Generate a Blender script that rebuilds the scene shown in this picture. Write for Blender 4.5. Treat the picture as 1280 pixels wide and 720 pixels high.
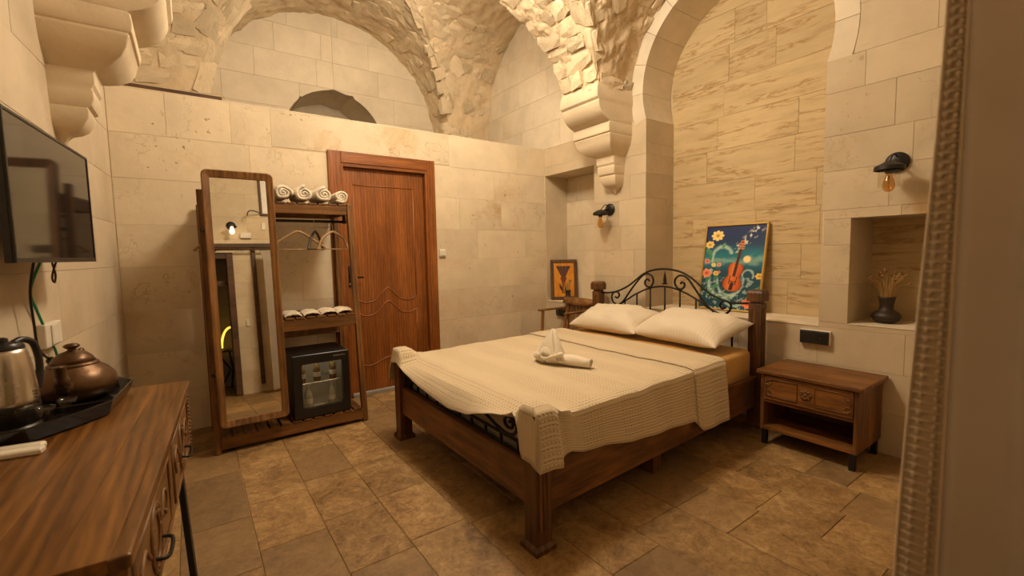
import bpy, bmesh, math, random
from mathutils import Vector, Matrix, noise as mnoise

for _o in list(bpy.data.objects):
    bpy.data.objects.remove(_o, do_unlink=True)
SC = bpy.context.scene
COL = SC.collection

# ------------------------------------------------------------------ camera
CAM_H = 1.35
cam_data = bpy.data.cameras.new('camera')
cam_data.sensor_width = 36.0
cam_data.lens = 561.63 / 1280 * 36.0
cam_data.clip_start = 0.02
cam = bpy.data.objects.new('camera', cam_data)
COL.objects.link(cam)
_M = ((0.812912, -0.582039, -0.020114), (-0.061322, -0.051198, -0.996804), (0.579149, 0.811548, -0.077311))
cam.matrix_world = Matrix(((_M[0][0], -_M[1][0], -_M[2][0], 0.0),
                           (_M[0][1], -_M[1][1], -_M[2][1], 0.0),
                           (_M[0][2], -_M[1][2], -_M[2][2], CAM_H),
                           (0, 0, 0, 1)))
SC.camera = cam
cam_data.dof.use_dof = True
cam_data.dof.focus_distance = 3.0
cam_data.dof.aperture_fstop = 2.8

# ------------------------------------------------------------------ world and exposure
world = bpy.data.worlds.new('night')
SC.world = world
world.use_nodes = True
world.node_tree.nodes['Background'].inputs['Color'].default_value = (0.10, 0.085, 0.07, 1)
world.node_tree.nodes['Background'].inputs['Strength'].default_value = 0.15
SC.view_settings.view_transform = 'Standard'
SC.view_settings.look = 'None'
SC.view_settings.exposure = 0.0
SC.view_settings.gamma = 1.0
SC.view_settings.use_curve_mapping = False

LAMP_POS = (1.62, 2.45, 3.45)      # pendant under the vault crown
LAMP_POWER = 165.0
REAR_POS = (1.75, 3.90, 3.90)      # pendant in the vault over the washroom
REAR_POWER = 58.0
LAMP_COLOR = (1.0, 0.865, 0.665)
FRONT_POWER = 9.0                  # the lit bulb of the sconce on the entrance wall

# ------------------------------------------------------------------ helpers
class MB:
    """collects geometry in world coordinates; build() links it as one mesh object"""
    def __init__(self):
        self.v = []; self.f = []; self.uv = None; self.col = None
    def add(self, vs, fs):
        n = len(self.v)
        self.v.extend([tuple(p) for p in vs])
        self.f.extend([tuple(i + n for i in f) for f in fs])
        return self
    def box(self, x0, x1, y0, y1, z0, z1):
        return self.add([(x0,y0,z0),(x1,y0,z0),(x1,y1,z0),(x0,y1,z0),(x0,y0,z1),(x1,y0,z1),(x1,y1,z1),(x0,y1,z1)],
                        [(0,3,2,1),(4,5,6,7),(0,1,5,4),(1,2,6,5),(2,3,7,6),(3,0,4,7)])
    def hexa(self, p):
        return self.add(p, [(0,3,2,1),(4,5,6,7),(0,1,5,4),(1,2,6,5),(2,3,7,6),(3,0,4,7)])
    def beam(self, p, q, w, h, side=(1,0,0), w2=None, h2=None):
        """square bar from p to q; w is its size along `side`, h across"""
        p = Vector(p); q = Vector(q); d = (q-p).normalized(); s = Vector(side); s = (s - d*s.dot(d)).normalized(); t = d.cross(s)
        w2 = w2 or w; h2 = h2 or h
        vs = [p+s*a*w/2+t*b*h/2 for a,b in ((-1,-1),(1,-1),(1,1),(-1,1))] + [q+s*a*w2/2+t*b*h2/2 for a,b in ((-1,-1),(1,-1),(1,1),(-1,1))]
        return self.hexa(vs)
    def tube(self, pts, r, seg=8, closed=False, caps=True):
        pts = [Vector(p) for p in pts]; n = len(pts)
        rs = r if isinstance(r, (list, tuple)) else [r]*n
        rings = []; prev = None
        for i in range(n):
            if closed: d = pts[(i+1)%n]-pts[i-1]
            else: d = pts[min(i+1,n-1)]-pts[max(i-1,0)]
            if d.length < 1e-9: d = Vector((0,0,1))
            d.normalize()
            if prev is None:
                a = Vector((0,0,1)) if abs(d.z) < .9 else Vector((1,0,0))
                s = d.cross(a).normalized()
            else:
                s = (prev - d*prev.dot(d))
                s = s.normalized() if s.length > 1e-6 else d.orthogonal().normalized()
            prev = s; t = d.cross(s)
            rings.append([pts[i]+(s*math.cos(2*math.pi*k/seg)+t*math.sin(2*math.pi*k/seg))*rs[i] for k in range(seg)])
        vs = [p for rg in rings for p in rg]; fs = []
        m = n if closed else n-1
        for i in range(m):
            j = (i+1) % n
            for k in range(seg):
                fs.append((i*seg+k, i*seg+(k+1)%seg, j*seg+(k+1)%seg, j*seg+k))
        if caps and not closed:
            fs.append(tuple(reversed(range(seg)))); fs.append(tuple(range((n-1)*seg, n*seg)))
        return self.add(vs, fs)
    def lathe(self, c, prof, seg=24, axis=(0,0,1), cap=True):
        """prof: (radius, height) along axis from point c"""
        c = Vector(c); a = Vector(axis).normalized()
        s = a.orthogonal().normalized() if abs(a.z) < .99 else Vector((1,0,0)); t = a.cross(s)
        vs = []; fs = []
        for r, h in prof:
            for k in range(seg):
                an = 2*math.pi*k/seg
                vs.append(c + a*h + (s*math.cos(an)+t*math.sin(an))*max(r,1e-4))
        for i in range(len(prof)-1):
            for k in range(seg):
                fs.append((i*seg+k, i*seg+(k+1)%seg, (i+1)*seg+(k+1)%seg, (i+1)*seg+k))
        if cap:
            fs.append(tuple(reversed(range(seg)))); n = len(prof)-1; fs.append(tuple(range(n*seg, n*seg+seg)))
        return self.add(vs, fs)
    def loft(self, loops, cap=True, closed=True):
        n = len(loops[0]); vs = [p for l in loops for p in l]; fs = []
        for i in range(len(loops)-1):
            for k in range(n if closed else n-1):
                fs.append((i*n+k, i*n+(k+1)%n, (i+1)*n+(k+1)%n, (i+1)*n+k))
        if cap:
            fs.append(tuple(reversed(range(n)))); m = len(loops)-1; fs.append(tuple(range(m*n, m*n+n)))
        return self.add(vs, fs)
    def prism(self, poly, d, chamfer=0.0):
        """poly: list of 3D points; extruded by vector d, far end optionally chamfered"""
        d = Vector(d); poly = [Vector(p) for p in poly]; n = len(poly)
        if chamfer:
            c = sum(poly, Vector())/n; dn = d.normalized()*chamfer
            far = []
            for p in poly:
                w = (c-p); L = w.length
                far.append(p+d+w*(min(chamfer*1.4, L*.5)/max(L,1e-6)))
            return self.loft([poly, [p+d-dn for p in poly], far])
        return self.loft([poly, [p+d for p in poly]])
    def grid(self, fn, nu, nv, uvfn=None):
        base = len(self.v)
        vs = [fn(i/nu, j/nv) for j in range(nv+1) for i in range(nu+1)]
        fs = [(j*(nu+1)+i, j*(nu+1)+i+1, (j+1)*(nu+1)+i+1, (j+1)*(nu+1)+i) for j in range(nv) for i in range(nu)]
        self.add(vs, fs)
        if uvfn:
            if self.uv is None: self.uv = [(0,0)]*base
            self.uv += [uvfn(i/nu, j/nv) for j in range(nv+1) for i in range(nu+1)]
        return self
    def build(self, name, mat, parent=None, smooth=False, bevel=0.0, solid=0.0, subsurf=0, fix=True, autos=None):
        off = Vector(parent.matrix_basis.translation) if parent else Vector((0,0,0))
        if parent and parent.parent: off = off + Vector(parent.parent.matrix_basis.translation)
        me = bpy.data.meshes.new(name)
        me.from_pydata([tuple(Vector(p)-off) for p in self.v], [], self.f)
        if fix:
            b = bmesh.new(); b.from_mesh(me); bmesh.ops.recalc_face_normals(b, faces=b.faces); b.to_mesh(me); b.free()
        if self.uv:
            ul = me.uv_layers.new(name='UVMap')
            for lp in me.loops: ul.data[lp.index].uv = self.uv[lp.vertex_index]
        if self.col:
            ca = me.color_attributes.new(name='Col', type='FLOAT_COLOR', domain='POINT')
            for i, c in enumerate(self.col): ca.data[i].color = (c[0], c[1], c[2], 1)
        if smooth or autos:
            for p in me.polygons: p.use_smooth = True
        if autos:
            me.set_sharp_from_angle(angle=math.radians(autos))
        me.materials.append(mat)
        o = bpy.data.objects.new(name, me)
        COL.objects.link(o)
        if parent: o.parent = parent
        if bevel:
            m = o.modifiers.new('bevel', 'BEVEL'); m.width = bevel; m.segments = 2; m.limit_method = 'ANGLE'; m.angle_limit = math.radians(40)
            m.harden_normals = False
        if solid:
            m = o.modifiers.new('solid', 'SOLIDIFY'); m.thickness = solid; m.offset = -1
        if subsurf:
            m = o.modifiers.new('sub', 'SUBSURF'); m.levels = subsurf; m.render_levels = subsurf
        return o

def thing(name, label, cat, loc, group=None):
    o = bpy.data.objects.new(name, None); COL.objects.link(o); o.location = loc; o.empty_display_size = .1
    o['label'] = label; o['category'] = cat
    if group: o['group'] = group
    return o
def tag(o, label, cat, group=None):
    o['label'] = label; o['category'] = cat
    if group: o['group'] = group
    return o
def struct(o, label=None, cat=None):
    o['kind'] = 'structure'
    if label: o['label'] = label
    if cat: o['category'] = cat
    return o
def lerp(a, b, t): return a + (b-a)*t
def sstep(a, b, x):
    t = max(0.0, min(1.0, (x-a)/(b-a))); return t*t*(3-2*t)
def interp(tab, x):
    if x <= tab[0][0]: return tab[0][1]
    for (a, b), (c, d) in zip(tab, tab[1:]):
        if x <= c: return lerp(b, d, (x-a)/(c-a))
    return tab[-1][1]
def smooth_path(pts, n=6):
    """Catmull-Rom through 3D points"""
    P = [Vector(p) for p in pts]; out = []
    for i in range(len(P)-1):
        a = P[max(i-1,0)]; b = P[i]; c = P[i+1]; d = P[min(i+2,len(P)-1)]
        for k in range(n):
            t = k/n
            out.append(.5*((2*b)+(c-a)*t+(2*a-5*b+4*c-d)*t*t+(3*b-a-3*c+d)*t*t*t))
    out.append(P[-1]); return out
def fbm(p, s, oct=4):
    return mnoise.fractal(Vector(p)*s, 0.8, 2.0, oct)

# ------------------------------------------------------------------ materials
class NT:
    def __init__(self, name):
        self.m = bpy.data.materials.new(name); self.m.use_nodes = True
        self.t = self.m.node_tree; self.b = self.t.nodes['Principled BSDF']
    def n(self, ty, **kw):
        x = self.t.nodes.new(ty)
        for k, v in kw.items():
            if hasattr(x, k): setattr(x, k, v)
            else: x.inputs[k.replace('_', ' ')].default_value = v
        return x
    def l(self, a, b): self.t.links.new(a, b)
    def coords(self, scale=(1,1,1), rnd=True, kind='Object'):
        tc = self.n('ShaderNodeTexCoord'); mp = self.n('ShaderNodeMapping'); mp.inputs['Scale'].default_value = scale
        self.l(tc.outputs[kind], mp.inputs['Vector'])
        if not rnd: return mp.outputs[0]
        oi = self.n('ShaderNodeObjectInfo'); vm = self.n('ShaderNodeVectorMath', operation='MULTIPLY_ADD')
        vm.inputs[1].default_value = (37.0, 53.0, 71.0)
        self.l(oi.outputs['Random'], vm.inputs[0]); self.l(mp.outputs[0], vm.inputs[2])
        return vm.outputs[0]
    def noise(self, vec, scale, detail=4, rough=.55, dist=0.0):
        x = self.n('ShaderNodeTexNoise'); x.inputs['Scale'].default_value = scale; x.inputs['Detail'].default_value = detail
        x.inputs['Roughness'].default_value = rough; x.inputs['Distortion'].default_value = dist
        self.l(vec, x.inputs['Vector']); return x.outputs['Fac']
    def ramp(self, fac, stops):
        r = self.n('ShaderNodeValToRGB'); e = r.color_ramp.elements
        while len(e) < len(stops): e.new(.5)
        for i, (p, c) in enumerate(stops):
            e[i].position = p; e[i].color = (c[0], c[1], c[2], 1) if not isinstance(c, (int, float)) else (c, c, c, 1)
        self.l(fac, r.inputs['Fac']); return r.outputs['Color']
    def mix(self, fac, a, b, mode='MIX'):
        x = self.n('ShaderNodeMix', data_type='RGBA', blend_type=mode)
        def put(sock, v):
            if isinstance(v, (int, float)): sock.default_value = v
            elif isinstance(v, tuple): sock.default_value = (v[0], v[1], v[2], 1)
            else: self.l(v, sock)
        put(x.inputs[0], fac); put(x.inputs[6], a); put(x.inputs[7], b); return x.outputs[2]
    def math(self, op, a, b=None, c=None):
        x = self.n('ShaderNodeMath', operation=op)
        for i, v in enumerate((a, b, c)):
            if v is None: continue
            if isinstance(v, (int, float)): x.inputs[i].default_value = v
            else: self.l(v, x.inputs[i])
        return x.outputs[0]
    def bump(self, h, strength=.3, dist=.01, prev=None):
        x = self.n('ShaderNodeBump'); x.inputs['Strength'].default_value = strength; x.inputs['Distance'].default_value = dist
        self.l(h, x.inputs['Height'])
        if prev: self.l(prev, x.inputs['Normal'])
        return x.outputs[0]
    def out(self, color=None, rough=None, normal=None, metal=None):
        for s, v in (('Base Color', color), ('Roughness', rough), ('Metallic', metal)):
            if v is None: continue
            if isinstance(v, (int, float)): self.b.inputs[s].default_value = v
            elif isinstance(v, tuple): self.b.inputs[s].default_value = (v[0], v[1], v[2], 1)
            else: self.l(v, self.b.inputs[s])
        if normal is not None: self.l(normal, self.b.inputs['Normal'])
        return self.m

def mul(c, k): return (c[0]*k, c[1]*k, c[2]*k)

def stone_mat(name, base, vein, vary=.12, stretch=(1,1,1), veins=.6, pits=.5, bumps=.35, rough=.85, vscale=3.2, vthin=110.0, stain=.22):
    N = NT(name); v = N.coords(stretch)
    oi = N.n('ShaderNodeObjectInfo')
    big = N.noise(v, 2.2, 5, .55); fine = N.noise(v, 26, 6, .65); med = N.noise(v, 7, 6, .6)
    c = N.ramp(big, [(.3, mul(base, .86)), (.5, base), (.72, mul(base, 1.08))])
    rv = N.ramp(oi.outputs['Random'], [(0, 1-vary), (.5, 1.0), (1, 1+vary*.4)])
    c = N.mix(1.0, c, rv, 'MULTIPLY')
    c = N.mix(N.math('MULTIPLY', N.ramp(med, [(.45, 0), (.75, 1)]), .35), c, mul(base, .80))
    st = N.math('MULTIPLY', N.ramp(N.noise(v, 1.3, 7, .68, .5), [(.53, 0), (.68, 1)]), stain)
    c = N.mix(st, c, mul(vein, 1.25))
    # thin veins: ridges of a distorted noise
    rn = N.noise(v, vscale, 5, .62, .2)
    ridge = N.math('SUBTRACT', 1.0, N.math('MULTIPLY', N.math('ABSOLUTE', N.math('SUBTRACT', rn, .5)), vthin))
    ridge = N.math('MAXIMUM', ridge, 0.0)
    gate = N.ramp(N.noise(v, 1.7, 2, .5), [(.48, 0), (.60, 1)])
    vm = N.math('MULTIPLY', N.math('MULTIPLY', ridge, gate), veins)
    c = N.mix(vm, c, vein)
    pt = N.ramp(N.noise(v, 30, 2, .5), [(.66, 0), (.72, 1)])
    pg = N.ramp(N.noise(v, 2.6, 3, .5), [(.53, 0), (.66, 1)])
    pm = N.math('MULTIPLY', N.math('MULTIPLY', pt, pg), pits)
    c = N.mix(pm, c, mul(vein, .75))
    h = N.math('SUBTRACT', N.math('ADD', N.math('MULTIPLY', fine, .35), N.math('MULTIPLY', med, .6)), N.math('ADD', N.math('MULTIPLY', pm, .6), N.math('MULTIPLY', vm, .5)))
    return N.out(c, rough, N.bump(h, bumps, .012))

def wood_mat(name, dark, light, axis='X', scale=1.0, rough=.5, knots=.3, bump=.25, rnd=True, ring=26.0):
    N = NT(name)
    k = {'X': (.09, 1, 1), 'Y': (1, .09, 1), 'Z': (1, 1, .09)}[axis]
    v = N.coords(tuple(a*scale for a in k), rnd)
    n1 = N.noise(v, 9, 4, .6, .6); n2 = N.noise(v, ring*2.2, 5, .65, .2)
    w = N.n('ShaderNodeTexWave', wave_type='BANDS', bands_direction={'X':'Y','Y':'X','Z':'X'}[axis]); w.inputs['Scale'].default_value = ring*.35
    w.inputs['Distortion'].default_value = 7.0; w.inputs['Detail'].default_value = 3; w.inputs['Detail Scale'].default_value = 1.2
    N.l(v, w.inputs['Vector'])
    f = N.math('ADD', N.math('MULTIPLY', w.outputs['Fac'], .10), N.math('ADD', N.math('MULTIPLY', n1, .50), N.math('MULTIPLY', n2, .42)))
    c = N.ramp(f, [(.40, dark), (.52, tuple(lerp(a, b, .42) for a, b in zip(dark, light))), (.66, light)])
    wear = N.ramp(N.noise(N.coords((1,1,1), rnd), 3.5, 5, .6), [(.5, 0), (.78, 1)])
    c = N.mix(N.math('MULTIPLY', wear, knots), c, mul(light, 1.25))
    r = N.math('ADD', rough-.08, N.math('MULTIPLY', n1, .16))
    return N.out(c, r, N.bump(f, bump, .004))

def plain_mat(name, col, rough=.5, metal=0.0, bumps=0.0, bscale=60, var=.12):
    N = NT(name); v = N.coords((1,1,1))
    n = N.noise(v, 6, 4, .6)
    c = N.ramp(n, [(.3, mul(col, 1-var)), (.7, mul(col, 1+var))])
    nb = N.noise(v, bscale, 4, .6)
    r = N.math('ADD', rough-.05, N.math('MULTIPLY', n, .1))
    return N.out(c, r, N.bump(nb, bumps, .004) if bumps else None, metal)

def fabric_mat(name, col, weave=420.0, bumps=.25, fold=0.0, rough=.92):
    N = NT(name); v = N.coords((1,1,1))
    a = N.noise(v, 5, 4, .6); c = N.ramp(a, [(.3, mul(col, .93)), (.7, mul(col, 1.04))])
    nb = N.noise(v, weave, 2, .5)
    N.b.inputs['Sheen Weight'].default_value = .15
    return N.out(c, rough, N.bump(nb, bumps, .003))

LIME = (0.70, 0.585, 0.415)
M = {}
M['block'] = stone_mat('limestone_block', LIME, (.42, .28, .14), vary=.07, veins=.42, pits=.9, vscale=2.2, stain=.42)
M['block_stained'] = stone_mat('stained_limestone', mul(LIME, .97), (.40, .25, .11), vary=.07, veins=.8, pits=1.0, vscale=2.8, stain=.85)
M['block_right'] = stone_mat('limestone_pier', (.57, .46, .31), (.40, .26, .12), vary=.09, veins=.4, pits=.6, vscale=2.4, stain=.2)
M['block_arch'] = stone_mat('limestone_bedded', (.58, .435, .235), (.36, .21, .08), vary=.09, stretch=(1, 1.1, 8.0), veins=.9, pits=.45, vscale=3.0, vthin=17.0, stain=.25)
M['block_plain'] = stone_mat('limewashed_block', (.70, .595, .44), (.45, .31, .17), vary=.05, veins=.15, pits=.25, bumps=.25, stain=.25)
M['block_left'] = stone_mat('darker_limewash', (.56, .455, .32), (.38, .26, .14), vary=.04, veins=.15, pits=.3, bumps=.3, stain=.35)  # limewash in a darker tone for the side wall
M['mortar'] = stone_mat('lime_mortar', (.60, .49, .335), (.42, .29, .16), vary=0, veins=.1, pits=.3)
M['rubble'] = stone_mat('rubble_vault', (.66, .51, .325), (.30, .18, .08), vary=.0, veins=.4, pits=1.0, bumps=1.0, stretch=(1.6,1.6,1.6), stain=.4)
M['rough_stone'] = stone_mat('rough_stone', (.68, .545, .36), (.30, .18, .08), vary=.22, veins=.35, pits=1.0, bumps=1.0, stretch=(.4,.4,.4), stain=.3)
M['carved'] = stone_mat('carved_limestone', (.66, .54, .375), (.40, .26, .13), vary=.04, veins=.25, pits=.3, bumps=.3)

def floor_mat():
    N = NT('brown_travertine'); v = N.coords((1,1,1)); oi = N.n('ShaderNodeObjectInfo')
    a = N.noise(v, 3.4, 8, .7, .9); b = N.noise(v, 17, 8, .72, .6); d = N.noise(v, 55, 6, .7)
    f = N.math('ADD', N.math('MULTIPLY', a, .42), N.math('ADD', N.math('MULTIPLY', b, .38), N.math('MULTIPLY', d, .20)))
    c = N.ramp(f, [(.39, (.135, .070, .022)), (.462, (.235, .132, .047)), (.53, (.335, .200, .076)), (.63, (.49, .325, .14))])
    g = N.ramp(oi.outputs['Random'], [(0, 0.0), (.76, 0.0), (.80, .45), (1, .6)])
    c = N.mix(g, c, (.20, .122, .056))
    t = N.ramp(N.math('FRACT', N.math('MULTIPLY', oi.outputs['Random'], 7.3)), [(0, .80), (1, 1.12)])
    c = N.mix(1.0, c, t, 'MULTIPLY')
    rn = N.noise(v, 2.4, 3, .5, 1.4)
    rid = N.math('MAXIMUM', N.math('SUBTRACT', 1.0, N.math('MULTIPLY', N.math('ABSOLUTE', N.math('SUBTRACT', rn, .5)), 60.0)), 0.0)
    c = N.mix(N.math('MULTIPLY', rid, .10), c, (.50, .38, .20))
    h = N.math('ADD', N.math('MULTIPLY', b, .6), N.math('MULTIPLY', d, .3))
    r = N.math('ADD', .42, N.math('MULTIPLY', a, .3))
    return N.out(c, r, N.bump(h, .35, .006))
M['tile'] = floor_mat()
M['grout'] = plain_mat('pale_grout', (.33, .22, .11), .9, 0, .4, 50)

M['bedwood'] = wood_mat('dark_bed_wood', (.060, .021, .004), (.27, .105, .022), 'X', rough=.45)
M['bedwood_y'] = wood_mat('dark_bed_wood_across', (.060, .021, .004), (.27, .105, .022), 'Y', rough=.45)
M['bedwood_z'] = wood_mat('dark_bed_wood_upright', (.048, .018, .004), (.20, .082, .020), 'Z', rough=.5)
M['deskwood'] = wood_mat('worn_desk_wood', (.085, .032, .005), (.27, .115, .022), 'Y', rough=.36, knots=.25, bump=.2)
M['deskwood_z'] = wood_mat('desk_wood_front', (.13, .058, .016), (.27, .135, .045), 'Y', rough=.45)
M['standwood'] = wood_mat('nightstand_wood', (.060, .021, .004), (.29, .115, .024), 'Y', rough=.45, knots=.35)
M['standwood_z'] = wood_mat('nightstand_side_wood', (.060, .021, .004), (.26, .105, .022), 'Z', rough=.5)
M['rackwood'] = wood_mat('rack_wood', (.085, .033, .006), (.29, .125, .026), 'X', rough=.5)
M['rackwood_y'] = wood_mat('rack_wood_slat', (.070, .027, .005), (.24, .10, .022), 'Y', rough=.5)
M['rackwood_z'] = wood_mat('rack_wood_post', (.085, .033, .006), (.29, .125, .026), 'Z', rough=.5)
M['doorwood'] = wood_mat('door_veneer', (.150, .042, .005), (.36, .115, .018), 'Z', rough=.42, knots=.05, bump=.1, ring=34)
M['doorwood_x'] = wood_mat('door_veneer_across', (.150, .042, .005), (.36, .115, .018), 'X', rough=.42, knots=.05, bump=.1, ring=34)
M['chairwood'] = wood_mat('chair_wood', (.12, .05, .012), (.33, .15, .04), 'Z', rough=.45)
M['beamwood'] = wood_mat('old_beam_wood', (.05, .022, .008), (.13, .06, .024), 'X', rough=.6)
M['iron'] = plain_mat('wrought_iron', (.020, .014, .011), .48, .6, .15, 90)
M['blackmetal'] = plain_mat('black_painted_metal', (.018, .015, .013), .42, .4)
M['blackplastic'] = plain_mat('black_plastic', (.013, .011, .010), .35)
M['whiteplastic'] = plain_mat('white_plastic', (.72, .66, .55), .4)
M['steel'] = plain_mat('brushed_steel', (.55, .50, .43), .28, 1.0, .05, 120)
M['greyframe'] = plain_mat('grey_threshold', (.30, .28, .25), .5)
M['lacquer'] = plain_mat('black_lacquer', (.010, .008, .007), .12)
M['clay'] = plain_mat('dark_glazed_clay', (.13, .066, .028), .36, .55, .25, 40, .3)
M['blackclay'] = plain_mat('burnished_black_clay', (.030, .017, .010), .5, 0, .2, 50, .25)
M['dry'] = plain_mat('dried_stems', (.46, .28, .09), .8, 0, 0, 60, .25)
M['dryhead'] = plain_mat('dried_flower_heads', (.30, .14, .05), .85, 0, .5, 80, .4)
M['coverwhite'] = fabric_mat('white_cotton', (.74, .65, .50))
M['towel'] = fabric_mat('towel_terry', (.76, .67, .53), 260, .8)
M['mustard'] = fabric_mat('mustard_sheet', (.62, .35, .09), 300, .15)
M['mattress'] = fabric_mat('mattress_white', (.60, .54, .45), 200, .15)
M['gold'] = plain_mat('gilt_frame', (.55, .36, .10), .35, .7, .1, 50)
M['brass'] = plain_mat('brass', (.75, .50, .12), .25, 1.0)
M['canvas_back'] = plain_mat('canvas_back', (.25, .2, .13), .8)
M['green'] = plain_mat('green_cable', (.02, .28, .12), .45)
M['amber'] = plain_mat('amber_liquid_bottle', (.20, .13, .05), .25)
M['lace'] = fabric_mat('curtain_trim', (.66, .54, .38), 150, .4)
M['lacebase'] = fabric_mat('curtain_trim_tape', (.58, .46, .31), 150, .4)

def curtain_mat():
    N = NT('curtain_cloth'); v = N.coords((1,1,1))
    a = N.noise(v, 4, 3, .5); c = N.ramp(a, [(.3, (.58, .51, .42)), (.7, (.66, .58, .48))])
    m = N.out(c, .9, N.bump(N.noise(v, 300, 2, .5), .2, .003))
    tr = N.n('ShaderNodeBsdfTranslucent'); N.l(c, tr.inputs['Color']); mx = N.n('ShaderNodeMixShader'); mx.inputs[0].default_value = .50
    N.l(N.b.outputs[0], mx.inputs[1]); N.l(tr.outputs[0], mx.inputs[2]); N.l(mx.outputs[0], N.t.nodes['Material Output'].inputs['Surface'])
    return m
M['curtain'] = curtain_mat()

def coverlet_mat():
    """cotton with waffle bands woven in (relief and tone by the weave only)"""
    N = NT('waffle_coverlet'); tc = N.n('ShaderNodeTexCoord'); sp = N.n('ShaderNodeSeparateXYZ'); N.l(tc.outputs['UV'], sp.inputs[0])
    u, w = sp.outputs[0], sp.outputs[1]
    def wavef(x, per): return N.math('SINE', N.math('MULTIPLY', x, 2*math.pi/per))
    # dash cells
    cu = N.ramp(wavef(u, .024), [(.30, 0), (.70, 1)])
    cw = N.ramp(wavef(w, .024), [(.45, 0), (.75, 1)])
    cell = N.math('MULTIPLY', cu, cw)
    band = N.ramp(N.math('ADD', N.math('MULTIPLY', wavef(u, .30), .5), .5), [(.34, 0), (.52, 1)])
    rib = N.ramp(N.math('ADD', N.math('MULTIPLY', wavef(w, .016), .5), .5), [(.2, 0), (.8, 1)])
    dash = N.math('MULTIPLY', cell, band)
    c = N.mix(N.math('MULTIPLY', dash, .75), (.63, .515, .35), (.38, .28, .165))
    h = N.math('ADD', N.math('MULTIPLY', dash, -1.0), N.math('MULTIPLY', rib, .35))
    N.b.inputs['Sheen Weight'].default_value = .1
    return N.out(c, .92, N.bump(h, .8, .007))
M['coverlet'] = coverlet_mat()

def pillow_mat():
    N = NT('striped_satin_pillow'); tc = N.n('ShaderNodeTexCoord'); sp = N.n('ShaderNodeSeparateXYZ'); N.l(tc.outputs['UV'], sp.inputs[0])
    s = N.math('SINE', N.math('MULTIPLY', sp.outputs[0], 2*math.pi/.028))
    f = N.ramp(s, [(.4, 0), (.6, 1)])
    c = N.mix(f, (.66, .57, .44), (.70, .61, .475))
    v = N.coords((1,1,1)); fold = N.noise(v, 6, 3, .5, .6)
    return N.out(c, N.math('ADD', .6, N.math('MULTIPLY', f, .15)), N.bump(N.math('ADD', N.math('MULTIPLY', f, .05), fold), .25, .02))
M['pillow'] = pillow_mat()

def glass_mat(name, tint=(1,1,1), alpha=.12, rough=.03):
    N = NT(name)
    t = N.t; tr = N.n('ShaderNodeBsdfTransparent'); tr.inputs[0].default_value = (*tint, 1)
    gl = N.n('ShaderNodeBsdfGlossy'); gl.inputs['Roughness'].default_value = rough
    fr = N.n('ShaderNodeLayerWeight'); fr.inputs['Blend'].default_value = .5
    mx = N.n('ShaderNodeMixShader'); N.l(N.math('ADD', N.math('MULTIPLY', N.math('POWER', fr.outputs['Facing'], 4.0), .35), .03+alpha*.1), mx.inputs[0]); N.l(tr.outputs[0], mx.inputs[1]); N.l(gl.outputs[0], mx.inputs[2])
    N.l(mx.outputs[0], t.nodes['Material Output'].inputs['Surface'])
    return N.m
M['glass'] = glass_mat('clear_glass', (.95, .93, .88))
M['fridgeglass'] = glass_mat('fridge_glass', (.88, .86, .80), .15)
M['amberglass'] = glass_mat('amber_bulb_glass', (.88, .66, .36), .5)
def mirror_mat():
    N = NT('mirror_silver'); N.b.inputs['Metallic'].default_value = 1.0; N.b.inputs['Roughness'].default_value = .0
    v = N.coords((1,1,1), False); n = N.noise(v, 3.0, 1, .5)
    c = N.ramp(n, [(.3, (.86, .84, .76)), (.7, (.88, .86, .79))])
    return N.out(c, .012, None)
M['mirror'] = mirror_mat()
def screen_mat():
    N = NT('tv_screen'); v = N.coords((1,1,1), False); n = N.noise(v, 2, 1, .5)
    return N.out(N.ramp(n, [(.3, (.012, .011, .011)), (.7, (.014, .013, .013))]), .06)
M['screen'] = screen_mat()
def emit_mat(name, col, strength):
    N = NT(name); N.b.inputs['Emission Color'].default_value = (*col, 1); N.b.inputs['Emission Strength'].default_value = strength
    return N.out(col, .5)
def print_mat(name):
    N = NT(name); a = N.n('ShaderNodeAttribute'); a.attribute_name = 'Col'
    v = N.coords((1,1,1)); h = N.noise(v, 120, 4, .6)
    return N.out(a.outputs['Color'], .5, N.bump(h, .15, .002))
M['print'] = print_mat('painted_canvas')
# ================================================================== the setting
RND = random.Random(7)
XR = 3.60                      # right wall face
YB = 4.314                     # partition (back wall) face
YF = -0.30                     # entrance wall face (behind the camera)
YREAR = 6.0                    # lunette wall behind the partition
BAY = (2.055, 2.85)            # centre of the blind arch on the right wall
ARCH_R, RING_R = .786, .925
def left_x(y): return -.42 - (YB-y)*.0625

def rect_sub(r, o):
    u0,u1,z0,z1 = r; a0,a1,b0,b1 = o
    if a0 >= u1 or a1 <= u0 or b0 >= z1 or b1 <= z0: return [r]
    out = []
    if b1 < z1: out.append((u0,u1,b1,z1))
    if b0 > z0: out.append((u0,u1,z0,b0))
    lo, hi = max(z0,b0), min(z1,b1)
    if a0 > u0: out.append((u0,a0,lo,hi))
    if a1 < u1: out.append((a1,u1,lo,hi))
    return [q for q in out if q[1]-q[0] > .012 and q[3]-q[2] > .012]
def lay_courses(u0, u1, zs, rnd, lo=.42, hi=.85, joints=None):
    out = []
    for i in range(len(zs)-1):
        js = (joints or {}).get(i)
        if js is None:
            js = []; u = u0 + rnd.uniform(.15, lo)
            while u < u1-.18: js.append(u); u += rnd.uniform(lo, hi)
        e = [u0]+[j for j in js if u0+.05 < j < u1-.05]+[u1]
        out += [(a, b, zs[i], zs[i+1]) for a, b in zip(e, e[1:])]
    return out
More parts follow.
